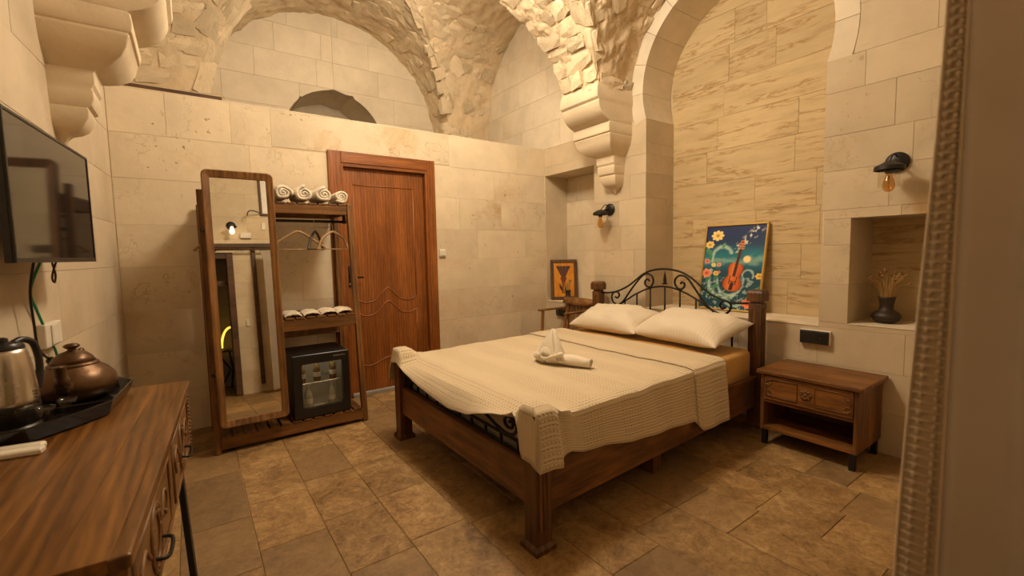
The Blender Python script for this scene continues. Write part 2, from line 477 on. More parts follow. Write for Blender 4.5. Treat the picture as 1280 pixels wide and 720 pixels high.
def clip_disc(r, c, R, g):
    """part of rect r outside the disc; r must lie on one side of the centre line"""
    u0,u1,z0,z1 = r; right = (u0+u1)/2 > c[0]; n = 8; edge = []
    for k in range(n+1):
        z = lerp(z0, z1, k/n); dz = z-c[1]
        h = math.sqrt(R*R-dz*dz)+g if abs(dz) < R else 0
        edge.append((max(u0, c[0]+h) if right else min(u1, c[0]-h), z))
    if right:
        edge = [(u, z) for u, z in edge if u < u1-.002]
        if len(edge) < 2: return None
        return [(u1, edge[0][1])] + [(u1, edge[-1][1])] + list(reversed(edge))
    edge = [(u, z) for u, z in edge if u > u0+.002]
    if len(edge) < 2: return None
    return [(u0, edge[-1][1])] + [(u0, edge[0][1])] + edge
def put_block(parent, poly, P, nrm, depth, rnd, mat, name='stone_block', jit=.0012, chamfer=.0014):
    mb = MB()
    j = rnd.uniform(-jit, jit*.6)
    mb.prism([P(u, z, -depth) for u, z in poly], Vector(nrm)*(depth+j), chamfer)
    return mb.build(name, mat, parent)
def put_rects(parent, rects, P, nrm, depth, rnd, mat, gap=.0007, jit=.0012, name='stone_block', chamfer=.0014):
    for u0,u1,z0,z1 in rects:
        if u1-u0 < .02 or z1-z0 < .02: continue
        put_block(parent, [(u0+gap,z0+gap),(u1-gap,z0+gap),(u1-gap,z1-gap),(u0+gap,z1-gap)], P, nrm, depth, rnd, mat, name, jit, chamfer)

# ---------------------------------------------------------------- floor
fb = MB().box(-.9, 4.1, -.6, 4.45, -.12, -.006)
floor = struct(fb.build('floor', M['grout']), 'brown travertine floor laid in long strips', 'floor')
edges_x = [-.72,-.42,-.12,.18,.475,.77,1.07,1.36,1.677,2.0,2.31,2.615,2.93,3.24,3.60]
starts = {3:[2.30,2.78,3.31,3.80], 4:[1.46,1.90,2.37,2.875,3.33,3.85], 5:[1.95,2.42,2.90,3.55], 6:[1.18,1.90,2.53,2.92,3.45], 7:[1.22,1.60,1.93,2.5,3.0,3.6], 8:[.60,1.365,1.9],
          9:[.55,1.08,1.36,1.9], 10:[.45,.80,1.10,1.475,2.0], 11:[.20,.59,.83,1.365,1.9], 12:[.35,.90,1.11,1.43,2.0], 13:[.5,.90,1.43,2.0]}
rr = random.Random(21)
for i in range(len(edges_x)-1):
    ys = list(starts.get(i, []))
    if not ys: ys = [.5]
    while ys[-1] < YB+.1: ys.append(ys[-1]+rr.uniform(.42,.66))
    while ys[0] > YF-.2: ys.insert(0, ys[0]-rr.uniform(.42,.66))
    for a, b in zip(ys, ys[1:]):
        b2 = min(b, YB+.06); a2 = max(a, -.55)
        if b2-a2 < .05: continue
        g = rr.uniform(.0006,.0017); z = rr.uniform(-.0016,0)
        x0 = edges_x[i]+g; x1 = edges_x[i+1]-g; w = .0022
        def cj(): return rr.uniform(-.004,.004)
        bot = [(x0,a2+g,-.03),(x1,a2+g,-.03),(x1,b2-g,-.03),(x0,b2-g,-.03)]
        mid = [(x0,a2+g,z-.003),(x1,a2+g,z-.003),(x1,b2-g,z-.003),(x0,b2-g,z-.003)]
        top = [(x0+w+abs(cj()),a2+g+w,z),(x1-w-abs(cj()),a2+g+w,z),(x1-w,b2-g-w,z),(x0+w,b2-g-w,z)]
        MB().loft([bot, mid, top]).build('floor_tile', M['tile'], floor)

# ---------------------------------------------------------------- back wall (partition, lower than the vault)
DOOR = (1.085, 2.095, 0, 2.29)
core = MB()
for u0,u1,z0,z1 in rect_sub((left_x(YB)-.05, 4.0, 0, 2.595), DOOR):
    core.box(u0,u1,YB+.004,YB+.125,z0,z1)
wall_back = struct(core.build('wall_back', M['mortar']), 'cream limestone partition wall with the brown door', 'wall')
ZB = [0,.325,.65,.972,1.30,1.615,1.952,2.275,2.60]
jb = {7:[-.085,.33,.62,2.293,3.185], 6:[.45,2.86], 5:[.12,.95,2.405,2.95], 4:[.30,2.62,3.30], 3:[.05,.8,2.9], 2:[.55,3.075], 1:[.2,.9,2.6,3.2], 0:[.5,2.4,3.0]}
rects = []
for r in lay_courses(left_x(YB)+.002, 3.965, ZB, RND, joints=jb): rects += rect_sub(r, DOOR)
put_rects(wall_back, rects, lambda u,z,d: (u, YB-d, z), (0,-1,0), .012, RND, M['block'])
for _o in wall_back.children:
    _c = sum((v.co for v in _o.data.vertices), Vector())/len(_o.data.vertices)
    if (2.28 < _c.z and .33 < _c.x < .6) or RND.random() < .12: _o.data.materials[0] = M['block_stained']
# capping stones along the top of the partition
for a, b in ((-.42,.5),(.5,1.3),(1.3,2.1),(2.1,2.9),(2.9,3.6)):
    MB().box(a+.002,b-.002,YB-.001,YB+.13,2.596,2.606).build('coping_stone', M['block_plain'], wall_back, bevel=.003)

# ---------------------------------------------------------------- right wall
ZR = [0,.27,.53,.79,1.09,1.36,1.60,1.86,2.095,2.38,2.60,2.90,3.17,3.45,3.78]
ARCH = (1.31, 2.80, .79, 2.60)
NICHE = (.62, 1.138, .825, 1.538)
RECESS = (3.482, 4.30, .75, 2.278)
OPEN = [ARCH, NICHE, RECESS]
PR = lambda u, z, d: (XR-d, u, z)
core = MB()
cr = [(YF-.1, YB+.1, -.05, 2.60)]
for o in OPEN:
    g = .004; cr = [q for r in cr for q in rect_sub(r, (o[0]-g,o[1]+g,o[2]-g,o[3]+g))]
for u0,u1,z0,z1 in cr: core.box(XR+.004, 4.06, u0, u1, z0, z1)
core.box(4.045, 4.2, YF-.1, YREAR+.1, -.05, 4.5)
core.box(XR+.004, 4.06, 2.975, YREAR+.1, 2.60, 4.5)
core.box(XR+.004, 4.06, YB+.1, YREAR+.1, 2.0, 2.62)
core.box(XR+.004, 4.06, YF-.1, 1.12, 2.60, 3.9)
wall_right = struct(core.build('wall_right', M['mortar']), 'cream limestone wall with the blind arch and two niches', 'wall')
rects = []
jr = {8:[.1,.93,1.62], 9:[.2,1.09], 10:[.35,.95]}
for r in lay_courses(YF, YB, ZR[:11], RND, .4, .75, joints=jr):
    rs = [r]
    for o in OPEN: rs = [q for s in rs for q in rect_sub(s, o)]
    rects += rs
put_rects(wall_right, rects, PR, (-1,0,0), .44, RND, M['block_right'], jit=.0012)
# blocks round the arch head
for r in lay_courses(YF, 2.99, ZR[10:], RND, .35, .6, joints={10-10:[.25,.75,1.16]}):
    for s in ([r] if r[1] <= BAY[0] or r[0] >= BAY[0] else [(r[0],BAY[0],r[2],r[3]),(BAY[0],r[1],r[2],r[3])]):
        g = .0007
        p = clip_disc((s[0]+g,s[1]-g,s[2]+g,s[3]-g), BAY, RING_R, .002)
        if p and len(p) >= 4: put_block(wall_right, p, PR, (-1,0,0), .44, RND, M['block_right'], jit=.0012)
# horseshoe arch ring: voussoirs
a0 = -math.asin((BAY[1]-2.60)/ARCH_R); NV = 12
for k in range(NV):
    t0 = lerp(a0, math.pi-a0, k/NV)+.0015; t1 = lerp(a0, math.pi-a0, (k+1)/NV)-.0015
    inner = [(BAY[0]+ARCH_R*math.cos(lerp(t0,t1,i/4)), BAY[1]+ARCH_R*math.sin(lerp(t0,t1,i/4))) for i in range(5)]
    outer = [(BAY[0]+RING_R*math.cos(lerp(t1,t0,i/4)), BAY[1]+RING_R*math.sin(lerp(t1,t0,i/4))) for i in range(5)]
    put_block(wall_right, inner+outer, PR, (-1,0,0), .44, RND, M['block_plain'], 'voussoir', jit=.001, chamfer=.002)
# back of the blind arch, niche and recess
put_rects(wall_right, lay_courses(1.29, 2.82, [.60,.79,1.09,1.38,1.68,1.97,2.26,2.555,2.85,3.17,3.46,3.75], RND, .45, .8, joints={7:[2.28],8:[1.84,2.24],9:[1.92,2.19]}),
          lambda u,z,d: (4.035-d, u, z), (-1,0,0), .008, RND, M['block_arch'])
put_rects(wall_right, lay_courses(.60, 1.15, [.80,1.05,1.30,1.55], RND, .3, .5), lambda u,z,d: (4.035-d, u, z), (-1,0,0), .008, RND, M['block_arch'])
core2 = MB().box(3.962, 4.05, 3.49, 4.32, .74, 2.29); core2.build('recess_backing', M['mortar'], wall_right)
put_rects(wall_right, lay_courses(3.485, YB-.002, [.76,1.05,1.36,1.68,1.98,2.27], RND, .4, .6), lambda u,z,d: (3.958-d, u, z), (-1,0,0), .006, RND, M['block'])
# wall above the recess and beyond the partition (lunette side)
put_rects(wall_right, lay_courses(3.46, YREAR, [2.60,2.90,3.22,3.54,3.86,4.18,4.45], RND, .5, .8, joints={0:[4.02,4.75],1:[3.8,4.5,5.2]}), PR, (-1,0,0), .01, RND, M['block_plain'], jit=.0015)
put_rects(wall_right, lay_courses(YB+.13, YREAR, [2.10,2.35,2.60], RND, .5, .8), PR, (-1,0,0), .01, RND, M['block_plain'], jit=.0015)
# sills: smooth slabs on the ledges
for (u0,u1,z,x1,nm) in ((1.312,2.798,.79,4.03,'sill'),(3.484,4.298,.75,3.955,'sill'),(.622,1.136,.825,4.03,'sill')):
    MB().box(XR-.004, x1, u0, u1, z-.001, z+.004).build(nm, M['block_plain'], wall_right, bevel=.002)

# ---------------------------------------------------------------- left wall (slightly out of square)
LD = Vector((-.0625, -.998, 0)).normalized(); LN = Vector((.998, -.0625, 0)).normalized(); LO = Vector((-.42, YB, 0))
PL = lambda u, z, d: tuple(LO + LD*u + LN*d + Vector((0,0,z)))
core = MB().hexa([PL(-.1,-.05,-.2),PL(4.9,-.05,-.2),PL(4.9,-.05,-.004),PL(-.1,-.05,-.004),PL(-.1,4.0,-.2),PL(4.9,4.0,-.2),PL(4.9,4.0,-.004),PL(-.1,4.0,-.004)])
core.hexa([PL(-1.8,2.2,-.2),PL(-.1,2.2,-.2),PL(-.1,2.2,-.004),PL(-1.8,2.2,-.004),PL(-1.8,4.4,-.2),PL(-.1,4.4,-.2),PL(-.1,4.4,-.004),PL(-1.8,4.4,-.004)])
wall_left = struct(core.build('wall_left', M['mortar']), 'limewashed side wall behind the television and desk', 'wall')
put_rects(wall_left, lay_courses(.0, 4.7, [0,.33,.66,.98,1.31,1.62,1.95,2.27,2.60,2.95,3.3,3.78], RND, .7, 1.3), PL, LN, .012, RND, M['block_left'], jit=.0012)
put_rects(wall_left, lay_courses(-1.7, -.13, [2.3,2.60,2.95,3.3,3.7,4.35], RND, .6, 1.0), PL, LN, .012, RND, M['block_plain'], jit=.0012)

# ---------------------------------------------------------------- rear lunette wall with an arched opening
AC = (1.60, 2.82); AR = .60
core = MB()
core.box(-.7, 4.1, YREAR+.65, YREAR+.8, 2.0, 4.6)
wall_rear = struct(core.build('wall_rear', M['block_plain']), 'pale lunette wall with an arched recess above the partition', 'wall')
for r in lay_courses(-.6, 3.9, [2.2,2.5,2.82,3.13,3.44,3.76,4.08,4.5], RND, .5, .8):
    for s in ([r] if r[1] <= AC[0] or r[0] >= AC[0] else [(r[0],AC[0],r[2],r[3]),(AC[0],r[1],r[2],r[3])]):
        g = .0008
        if s[2] < AC[1]-.01:
            qs = rect_sub(s, (AC[0]-AR, AC[0]+AR, 2.0, AC[1]))
            put_rects(wall_rear, qs, lambda u,z,d: (u, YREAR-d, z), (0,-1,0), .66, RND, M['block_plain'], gap=g, jit=.001, chamfer=.0015)
        else:
            p = clip_disc((s[0]+g,s[1]-g,s[2]+g,s[3]-g), AC, AR, .0)
            if p and len(p) >= 4: put_block(wall_rear, p, lambda u,z,d: (u, YREAR-d, z), (0,-1,0), .66, RND, M['block_plain'], jit=.001, chamfer=.0015)

# ---------------------------------------------------------------- vault
XC = 1.60
SPAN_A, RISE_A, ZA0 = 1.53, .88, 2.84
SPAN_L = 1.62
def zA(x):
    t = 1-((x-XC)/(SPAN_A if x > XC else SPAN_L))**2
    return ZA0 + RISE_A*math.sqrt(t) if t > 0 else ZA0
RB = .918
def zB(y):
    if y < BAY[0]: return BAY[1]+RB
    t = RB*RB-(y-BAY[0])**2
    return BAY[1]+math.sqrt(t) if t > 0 else BAY[1]
SA2, ZA2 = 1.37, 2.95
YC2, SB2, RISEB2, ZB2 = 4.50, 1.07, 1.33, 2.93
def rough(p, n, amp=.018):
    p = Vector(p); d = fbm(p, 3.2, 5)*amp + fbm(p+Vector((9,3,5)), 11, 3)*amp*.55
    return p + Vector(n)*d
ceil = MB()
surf = []      # (callable(s,t)->point, kind) for placing stones
def web(fn, nu, nv, amp=.02):
    """fn(s,t)->point; displaced along a numeric normal"""
    e = 1e-3
    def f(s, t):
        p = Vector(fn(s,t)); a = Vector(fn(min(s+e,1),t))-Vector(fn(max(s-e,0),t)); b = Vector(fn(s,min(t+e,1)))-Vector(fn(s,max(t-e,0)))
        n = a.cross(b)
        if n.length < 1e-12: return p
        n.normalize()
        if n.z > 0: n = -n
        return rough(p, n, amp)
    ceil.grid(f, nu, nv)
# transverse arch soffit
YS0, YS1 = 2.965, 3.455
def f_strip(s, t):
    a = math.pi*(1-s); return (XC+(SPAN_A if s > .5 else SPAN_L)*math.cos(a), lerp(YS0,YS1,t), ZA0+RISE_A*math.sin(a))
web(f_strip, 220, 40, .034)
# front bay, web along the room (exists where it is above the cross web)
ystar = BAY[0]+math.sqrt(RB*RB-(ZA0+RISE_A-.002-BAY[1])**2)
def f_A(s, t):
    y = lerp(ystar, YS0, t); h = (zB(y)-ZA0)/RISE_A; a = (SPAN_A if s > .5 else SPAN_L)*math.sqrt(max(0,1-h*h))
    x = XC + a*math.sin((s-.5)*math.pi) ; return (x, y, zA(x))
web(f_A, 80, 30, .024)
def f_Bside(sg):
    def f(s, t):       # s from crown to wall, t from springing to crown
        xm = XC+sg*s*2.0 if sg > 0 else XC-s*2.35
        z0 = zA(xm) if -SPAN_L < xm-XC < SPAN_A else BAY[1]
        h = max(0.0, z0-BAY[1]); yb = BAY[0]+math.sqrt(max(0.0, RB*RB-h*h))
        a1 = math.asin(min(1, h/RB)); a = lerp(a1, math.pi/2, t)
        return (xm, BAY[0]+RB*math.cos(a), BAY[1]+RB*math.sin(a))
    return f
web(f_Bside(1), 130, 60, .032); web(f_Bside(-1), 70, 34, .024)
ceil.grid(lambda s,t: (lerp(-.8,3.62,s), lerp(YF-.2,BAY[0],t), BAY[1]+RB), 20, 12)
# rear bay
def S2(y): return lerp(1.54, SA2, sstep(3.5, 4.9, y))
def zA2(x, y=5.5):
    t = S2(y)**2-(x-XC)**2; return ZA2+math.sqrt(t)*SA2/S2(y) if t > 0 else ZA2
def zB2(y):
    t = 1-((y-YC2)/SB2)**2; return ZB2+RISEB2*math.sqrt(t) if t > 0 else ZB2
def f_A2(s, t):
    y = lerp(YS1-.01, YREAR+.04, t)
    h = max(0.0, zB2(y)-ZA2)*S2(y)/SA2; a = math.sqrt(max(0.0, S2(y)**2-h*h))
    x = XC + a*math.sin((s-.5)*math.pi); return (x, y, zA2(x, y))
web(f_A2, 150, 130, .026)
def f_B2side(sg):
    def f(s, t):
        x = XC+sg*s*(2.0 if sg > 0 else 2.2); y = YC2+(t-.5)
        for _k in range(6):
            h = max(0.0, min(1.0, (zA2(x, YC2+math.copysign(1,t-.5)*SB2 if _k == 0 else yb)-ZB2)/RISEB2)); b = SB2*math.sqrt(1-h*h); yb = YC2+math.copysign(b, t-.5)
        y = YC2 + b*math.sin((t-.5)*math.pi); return (x, y, zB2(y))
    return f
web(f_B2side(1), 90, 90, .026); web(f_B2side(-1), 70, 60, .024)
# corner piers of the rear bay under the springing
def pier(x0, x1, y0, y1, z0, z1):
    for fn in (lambda s,t: (x0, lerp(y0,y1,s), lerp(z0,z1,t)), lambda s,t: (lerp(x0,x1,s), y0, lerp(z0,z1,t)), lambda s,t: (x1, lerp(y0,y1,s), lerp(z0,z1,t))):
        ceil.grid(lambda s,t,fn=fn: Vector(fn(s,t))+Vector((1,1,0))*fbm(fn(s,t),5,4)*.012, 10, 14)
pier(2.965, 3.61, 5.56, 6.05, 2.3, 2.955); pier(-.60, .235, 5.56, 6.05, 2.3, 2.955)
pier(3.13, 3.61, 2.97, 3.455, 2.82, 2.87); pier(-.52, -.02, 2.97, 3.455, 2.80, 2.87)
# wall over the transverse arch, seen only from behind
def f_over(s, t):
    a = math.pi*(1-s); x = XC+1.7*math.cos(a); z = ZA0+RISE_A*math.sin(a)
    return (x, YS1, lerp(z, 4.4, t))
ceil.grid(f_over, 40, 4)
ceiling = struct(ceil.build('ceiling', M['rubble'], smooth=True, fix=False), 'rough rubble stone groin vault', 'ceiling')
# a weatherproof shell above so no light leaks
MB().box(-1.0, 4.2, -.7, 7.5, 4.62, 4.8).build('roof_slab', M['mortar'], ceiling)

# ---- rough stones set in the vault
def stone_mesh(i):
    r = random.Random(100+i); b = bmesh.new(); bmesh.ops.create_cube(b, size=1.0)
    bmesh.ops.subdivide_edges(b, edges=b.edges[:], cuts=1, use_grid_fill=True)
    for v in b.verts:
        c = v.co; L = (abs(c.x*2)**9+abs(c.y*2)**9+abs(c.z*2)**9)**(1/9)
        c *= 1.0/max(L,.001)*.98
        v.co = c + Vector((r.uniform(-.07,.07), r.uniform(-.10,.10), r.uniform(-.13,.13)))
    for f in b.faces: f.smooth = False
    me = bpy.data.meshes.new('rough_stone'); b.to_mesh(me); b.free(); me.materials.append(M['rough_stone']); return me
SM = [stone_mesh(i) for i in range(10)]
placed = []   # (priority, matrix)
def place(fn, s0, s1, t0, t1, axis, ch, lo, hi, proud, rnd, prio=1.0, keep=None, skip=0.0):
    """rows run along the surface direction `axis` ('s' or 't'); ch is the course height"""
    e = 2e-3
    def P(s,t): return Vector(fn(min(max(s,0),1),min(max(t,0),1)))
    cross0, cross1 = (t0,t1) if axis == 's' else (s0,s1)
    run0, run1 = (s0,s1) if axis == 's' else (t0,t1)
    def Q(run, cr): return P(run, cr) if axis == 's' else P(cr, run)
    c = cross0
    while c < cross1:
        mid = (run0+run1)/2
        dc = (Q(mid, c+e)-Q(mid, c)).length/e
        if dc < 1e-4: c += .01; continue
        h = ch*rnd.uniform(.8, 1.25); step = h/dc; cc = c+step/2
        if cc > cross1: break
        r = run0 + 0.0
        while r < run1:
            dr = (Q(r+e, cc)-Q(r, cc)).length/e
            if dr < 1e-3: r += .02; continue
            L = rnd.uniform(lo, hi); rs = L/dr
            if r+rs > run1: rs = run1-r; L = rs*dr
            if L < .045: break
            m = r+rs/2; p = Q(m, cc); tx = (Q(m+e,cc)-Q(m-e,cc)); ty = (Q(m,cc+e)-Q(m,cc-e))
            if tx.length > 1e-7 and ty.length > 1e-7 and rnd.random() >= skip and (keep is None or keep(p)):
                tx.normalize(); n = tx.cross(ty).normalized()
                if n.z > 0.02 or (abs(n.z) <= .02 and n.x > 0 and p.x > XC): n = -n
                ty = n.cross(tx)
                dpt = .09; pp = p + n*(proud*rnd.uniform(.4,1.15) - dpt*.46)
                rot = Matrix((tx, ty, n)).transposed() @ Matrix.Rotation(rnd.uniform(-.10,.10), 3, 'Z') @ Matrix.Rotation(rnd.uniform(-.07,.07), 3, 'X')
                mt = Matrix.Translation(pp) @ rot.to_4x4() @ Matrix.Diagonal((L*1.0, h*.97, dpt, 1))
                dist = (pp-Vector((0,0,CAM_H))).length
                placed.append((prio*L*h/dist**2, mt))
            r += rs
        c += step
rs = random.Random(5)
place(f_strip, .60, 1.0, 0.0, 1.0, 't', .150, .15, .36, .024, rs, 6)
place(f_strip, 0.0, .16, 0.0, 1.0, 't', .115, .12, .30, .013, rs, 1)
def keepB(p): return p.y > 2.2 and p.x > 2.2
place(f_Bside(1), .45, 1.0, 0.0, .62, 's', .155, .16, .34, .016, rs, 5, keepB, .2)
place(f_A, .80, 1.0, .3, 1.0, 't', .150, .16, .34, .012, rs, 4)
place(f_B2side(1), .25, 1.0, .55, 1.0, 's', .155, .13, .30, .010, rs, 2, lambda p: p.y > 4.8, .15)
place(f_A2, .52, 1.0, .40, 1.0, 't', .15, .13, .30, .008, rs, 2, lambda p: p.z > 2.96, .2)
place(f_A2, .0, .26, .40, 1.0, 't', .15, .18, .40, .016, rs, 2, None, .10)
place(f_A2, .26, .52, .50, 1.0, 't', .15, .14, .30, -.008, rs, .5, None, .4)
place(f_B2side(-1), .45, 1.0, .5, 1.0, 's', .15, .20, .42, .014, rs, 1.5, lambda p: p.y > 4.7, .1)
for (pf, q0) in ((lambda s,t: (2.965, lerp(5.57,6.0,s), lerp(2.55,2.95,t)),0),(lambda s,t: (lerp(2.965,3.60,s), 5.56, lerp(2.55,2.95,t)),0),(lambda s,t: (.235, lerp(5.57,6.0,s), lerp(2.55,2.95,t)),0),(lambda s,t: (lerp(-.45,.235,s), 5.56, lerp(2.55,2.95,t)),0)):
    n0 = len(placed); place(pf, 0, 1, 0, 1, 's', .13, .16, .34, .0, rs, 2)
    fixed = []
    for pr, mt in placed[n0:]:
        nrm = mt.to_3x3().col[2].normalized(); want = Vector((-1,0,0)) if pf(0,0)[0] == pf(1,0)[0] and pf(0,0)[0] > 1 else (Vector((1,0,0)) if pf(0,0)[0] == pf(1,0)[0] else Vector((0,-1,0)))
        if nrm.dot(want) < 0: mt = Matrix.Translation(want*.082) @ mt
        fixed.append((pr, Matrix.Translation(want*.006) @ mt))
    placed[n0:] = fixed
placed.sort(key=lambda a: -a[0])
for i, (pr, mt) in enumerate(placed[:290]):
    o = bpy.data.objects.new('rough_stone', SM[i % 10]); COL.objects.link(o); o.parent = ceiling; o.matrix_basis = mt
rest = MB()
for i, (pr, mt) in enumerate(placed[290:]):
    me = SM[i % 10]; rest.add([mt @ v.co for v in me.vertices], [tuple(p.vertices) for p in me.polygons])
if rest.v:
    o = rest.build('rubble_stones', M['rough_stone'], ceiling); o['kind'] = 'stuff'

# ---------------------------------------------------------------- corbels
CORB = [ # z, projection, front y, back y
 (2.90,.47,2.965,3.455),(2.865,.485,2.96,3.46),(2.80,.495,2.955,3.465),(2.765,.490,2.957,3.463),(2.745,.465,2.963,3.458),(2.735,.47,2.963,3.458),(2.722,.468,2.963,3.458),
 (2.70,.462,2.963,3.457),(2.66,.445,2.964,3.456),(2.625,.415,2.965,3.455),(2.60,.375,2.966,3.454),(2.582,.335,2.968,3.452),(2.575,.31,2.97,3.45),
 (2.565,.325,2.966,3.453),(2.52,.33,2.965,3.454),(2.48,.325,2.967,3.452),(2.472,.305,2.972,3.447),(2.462,.315,2.970,3.45),(2.455,.31,2.971,3.449),
 (2.41,.30,2.98,3.44),(2.365,.275,3.0,3.42),(2.325,.23,3.03,3.37),(2.30,.19,3.05,3.32),(2.29,.168,3.06,3.29),
 (2.28,.165,3.055,3.29),(2.22,.162,3.057,3.288),(2.20,.148,3.062,3.283),(2.19,.155,3.06,3.285),(2.15,.155,3.061,3.284),(2.12,.143,3.066,3.279),(2.108,.125,3.07,3.27),
 (2.10,.132,3.068,3.272),(2.06,.128,3.07,3.27),(2.02,.105,3.08,3.255),(2.00,.080,3.095,3.24),(1.985,.05,3.12,3.215),(1.95,.028,3.15,3.18),(1.925,.012,3.158,3.172)]
def corbel(name, side, label):
    loops = []
    for z, p, y0, y1 in CORB:
        if side > 0: loops.append([(XR+.02,y0,z),(XR-p,y0,z),(XR-p,y1,z),(XR+.02,y1,z)])
        else:
            x0 = left_x((y0+y1)/2); loops.append([(x0-.03,y0,z),(x0+p,y0,z),(x0+p,y1,z),(x0-.03,y1,z)])
    o = MB().loft(loops).build(name, M['carved'], bevel=.004, autos=32)
    return struct(o, label, 'corbel')
corbel('trim_1', 1, 'carved stepped stone corbel under the vault above the bed lamp')
corbel('trim_2', -1, 'carved stepped stone corbel on the wall above the television')

# ---------------------------------------------------------------- door
d = bpy.data.objects.new('door_1', None); COL.objects.link(d); d.location = (1.59, YB, 0)
struct(d, 'reddish brown veneered door in a moulded frame', 'door')
X0, X1, ZT = 1.06, 2.113, 2.312
MB().box(X0, X0+.115, YB-.022, YB+.02, 0, ZT).build('frame_post', M['doorwood'], d, bevel=.006)
MB().box(X1-.085, X1, YB-.022, YB+.02, 0, ZT).build('frame_post', M['doorwood'], d, bevel=.006)
MB().box(X0+.115, X1-.085, YB-.021, YB+.02, ZT-.105, ZT).build('frame_head', M['doorwood_x'], d, bevel=.006)
for a, b in ((X0+.10,X0+.135),(X1-.11,X1-.07)):
    MB().box(a, b, YB-.012, YB+.10, 0, ZT-.10).build('jamb', M['doorwood'], d, bevel=.003)
MB().box(X0+.135, X1-.11, YB-.012, YB+.10, ZT-.135, ZT-.10).build('jamb_head', M['doorwood_x'], d, bevel=.003)
leaf = MB().box(X0+.137, X1-.112, YB+.035, YB+.075, .03, ZT-.137).build('door_leaf', M['doorwood'], d, bevel=.003)
yl = YB+.036
def bead(pts, r=.007):
    MB().tube(smooth_path([(x, yl, z) for x, z in pts], 5), r, 8).build('panel_moulding', M['doorwood'], leaf, smooth=True)
L_, R_ = 1.285, 1.885
MB().tube([(L_,yl,2.02),(R_,yl,2.02)], .007, 8).build('panel_moulding', M['doorwood_x'], leaf, smooth=True)
for x in (L_, R_): MB().tube([(x,yl,2.02),(x,yl,.93)], .006, 8).build('panel_moulding', M['doorwood'], leaf, smooth=True)
bead([(L_,.93),(1.36,.90),(1.45,.915),(1.52,.98),(1.585,1.03),(1.65,.98),(1.72,.915),(1.81,.90),(R_,.93)])
bead([(L_,.80),(1.36,.77),(1.45,.785),(1.52,.85),(1.585,.90),(1.65,.85),(1.72,.785),(1.81,.77),(R_,.80)])
for x in (L_, R_): MB().tube([(x,yl,.80),(x,yl,.30)], .006, 8).build('panel_moulding', M['doorwood'], leaf, smooth=True)
bead([(L_,.30),(1.40,.28),(1.585,.34),(1.77,.28),(R_,.30)])
hp = MB().box(1.197, 1.235, YB+.022, YB+.036, 1.06, 1.26).build('handle_plate', M['blackmetal'], d, bevel=.004)
MB().tube([(1.216,YB+.03,1.155),(1.216,YB-.02,1.155),(1.235,YB-.025,1.155),(1.335,YB-.02,1.148)], .009, 8).build('lever', M['blackmetal'], hp, smooth=True)
MB().lathe((1.216,YB+.024,1.09), [(.008,0),(.008,.006)], 10, (0,-1,0)).build('keyhole', M['steel'], hp)
MB().box(X0+.10, X1-.08, YB-.012, YB+.11, 0, .032).build('threshold', M['greyframe'], d, bevel=.003)

# ---------------------------------------------------------------- entrance wall behind the camera (seen in the mirror)
FO = (-.42, .50, 0, 2.07)
core = MB()
for u0,u1,z0,z1 in rect_sub((-.85, 3.75, 0, 3.85), FO): core.box(u0,u1,YF-.3,YF-.006,z0,z1)
wall_front = struct(core.build('wall_front', M['mortar']), 'limestone entrance wall behind the curtain', 'wall')
rects = []
for r in lay_courses(-.8, XR, [0,.33,.66,.98,1.31,1.62,1.95,2.27,2.60,2.95,3.3,3.76], RND, .45, .8): rects += rect_sub(r, FO)
put_rects(wall_front, rects, lambda u,z,dd: (u, YF+dd, z), (0,1,0), .012, RND, M['block'])
d2 = bpy.data.objects.new('door_2', None); COL.objects.link(d2); d2.location = (.04, YF, 0); struct(d2, 'dark timber frame of the open entrance doorway', 'door')
for a, b in ((-.42,-.34),(.43,.51)): MB().box(a, b, YF-.25, YF+.03, 0, 2.07).build('frame_post', M['beamwood'], d2, bevel=.006)
MB().box(-.34, .43, YF-.25, YF+.03, 1.98, 2.07).build('frame_head', M['beamwood'], d2, bevel=.006)
MB().box(-.34, .43, YF-.18, YF-.12, 1.60, 1.68).build('transom', M['beamwood'], d2, bevel=.004)
# porch outside the doorway
po = MB().box(-2.2, 2.2, -3.2, YF-.3, -.14, -.02); ground = struct(po.build('porch_floor', M['tile']), 'stone paved porch outside the doorway', 'floor')
pw = MB().box(-2.2, 2.2, -2.6, -2.45, -.1, 3.2); porch = struct(pw.build('wall_porch', M['mortar']), 'stone wall of the porch outside the doorway', 'wall')
put_rects(porch, lay_courses(-2.0, 2.1, [0,.3,.62,.9,1.2,1.5,1.8,2.1,2.5,3.1], RND, .35, .6), lambda u,z,dd: (u, -2.45+dd, z), (0,1,0), .02, RND, M['rough_stone'] if False else M['block'])
# ================================================================== the pendant lamp that lights the room (above the picture)
lx, ly, lz = LAMP_POS
pl = thing('pendant_lamp', 'glass globe pendant lamp hanging from the vault crown', 'lamp', LAMP_POS)
MB().lathe((lx,ly,3.69), [(.06,0),(.06,.02),(.02,.035)], 20, (0,0,1)).build('ceiling_rose', M['blackmetal'], pl, autos=40)
MB().tube([(lx,ly,3.71),(lx,ly,lz+.13)], .006, 8).build('cord', M['blackmetal'], pl, smooth=True)
MB().lathe((lx,ly,lz+.07), [(.02,.06),(.028,.04),(.03,0)], 16).build('lamp_holder', M['blackmetal'], pl, autos=40)
ld = bpy.data.lights.new('pendant_light', 'POINT'); ld.energy = LAMP_POWER; ld.color = LAMP_COLOR; ld.shadow_soft_size = .25
lo = bpy.data.objects.new('pendant_light', ld); COL.objects.link(lo); lo.parent = pl

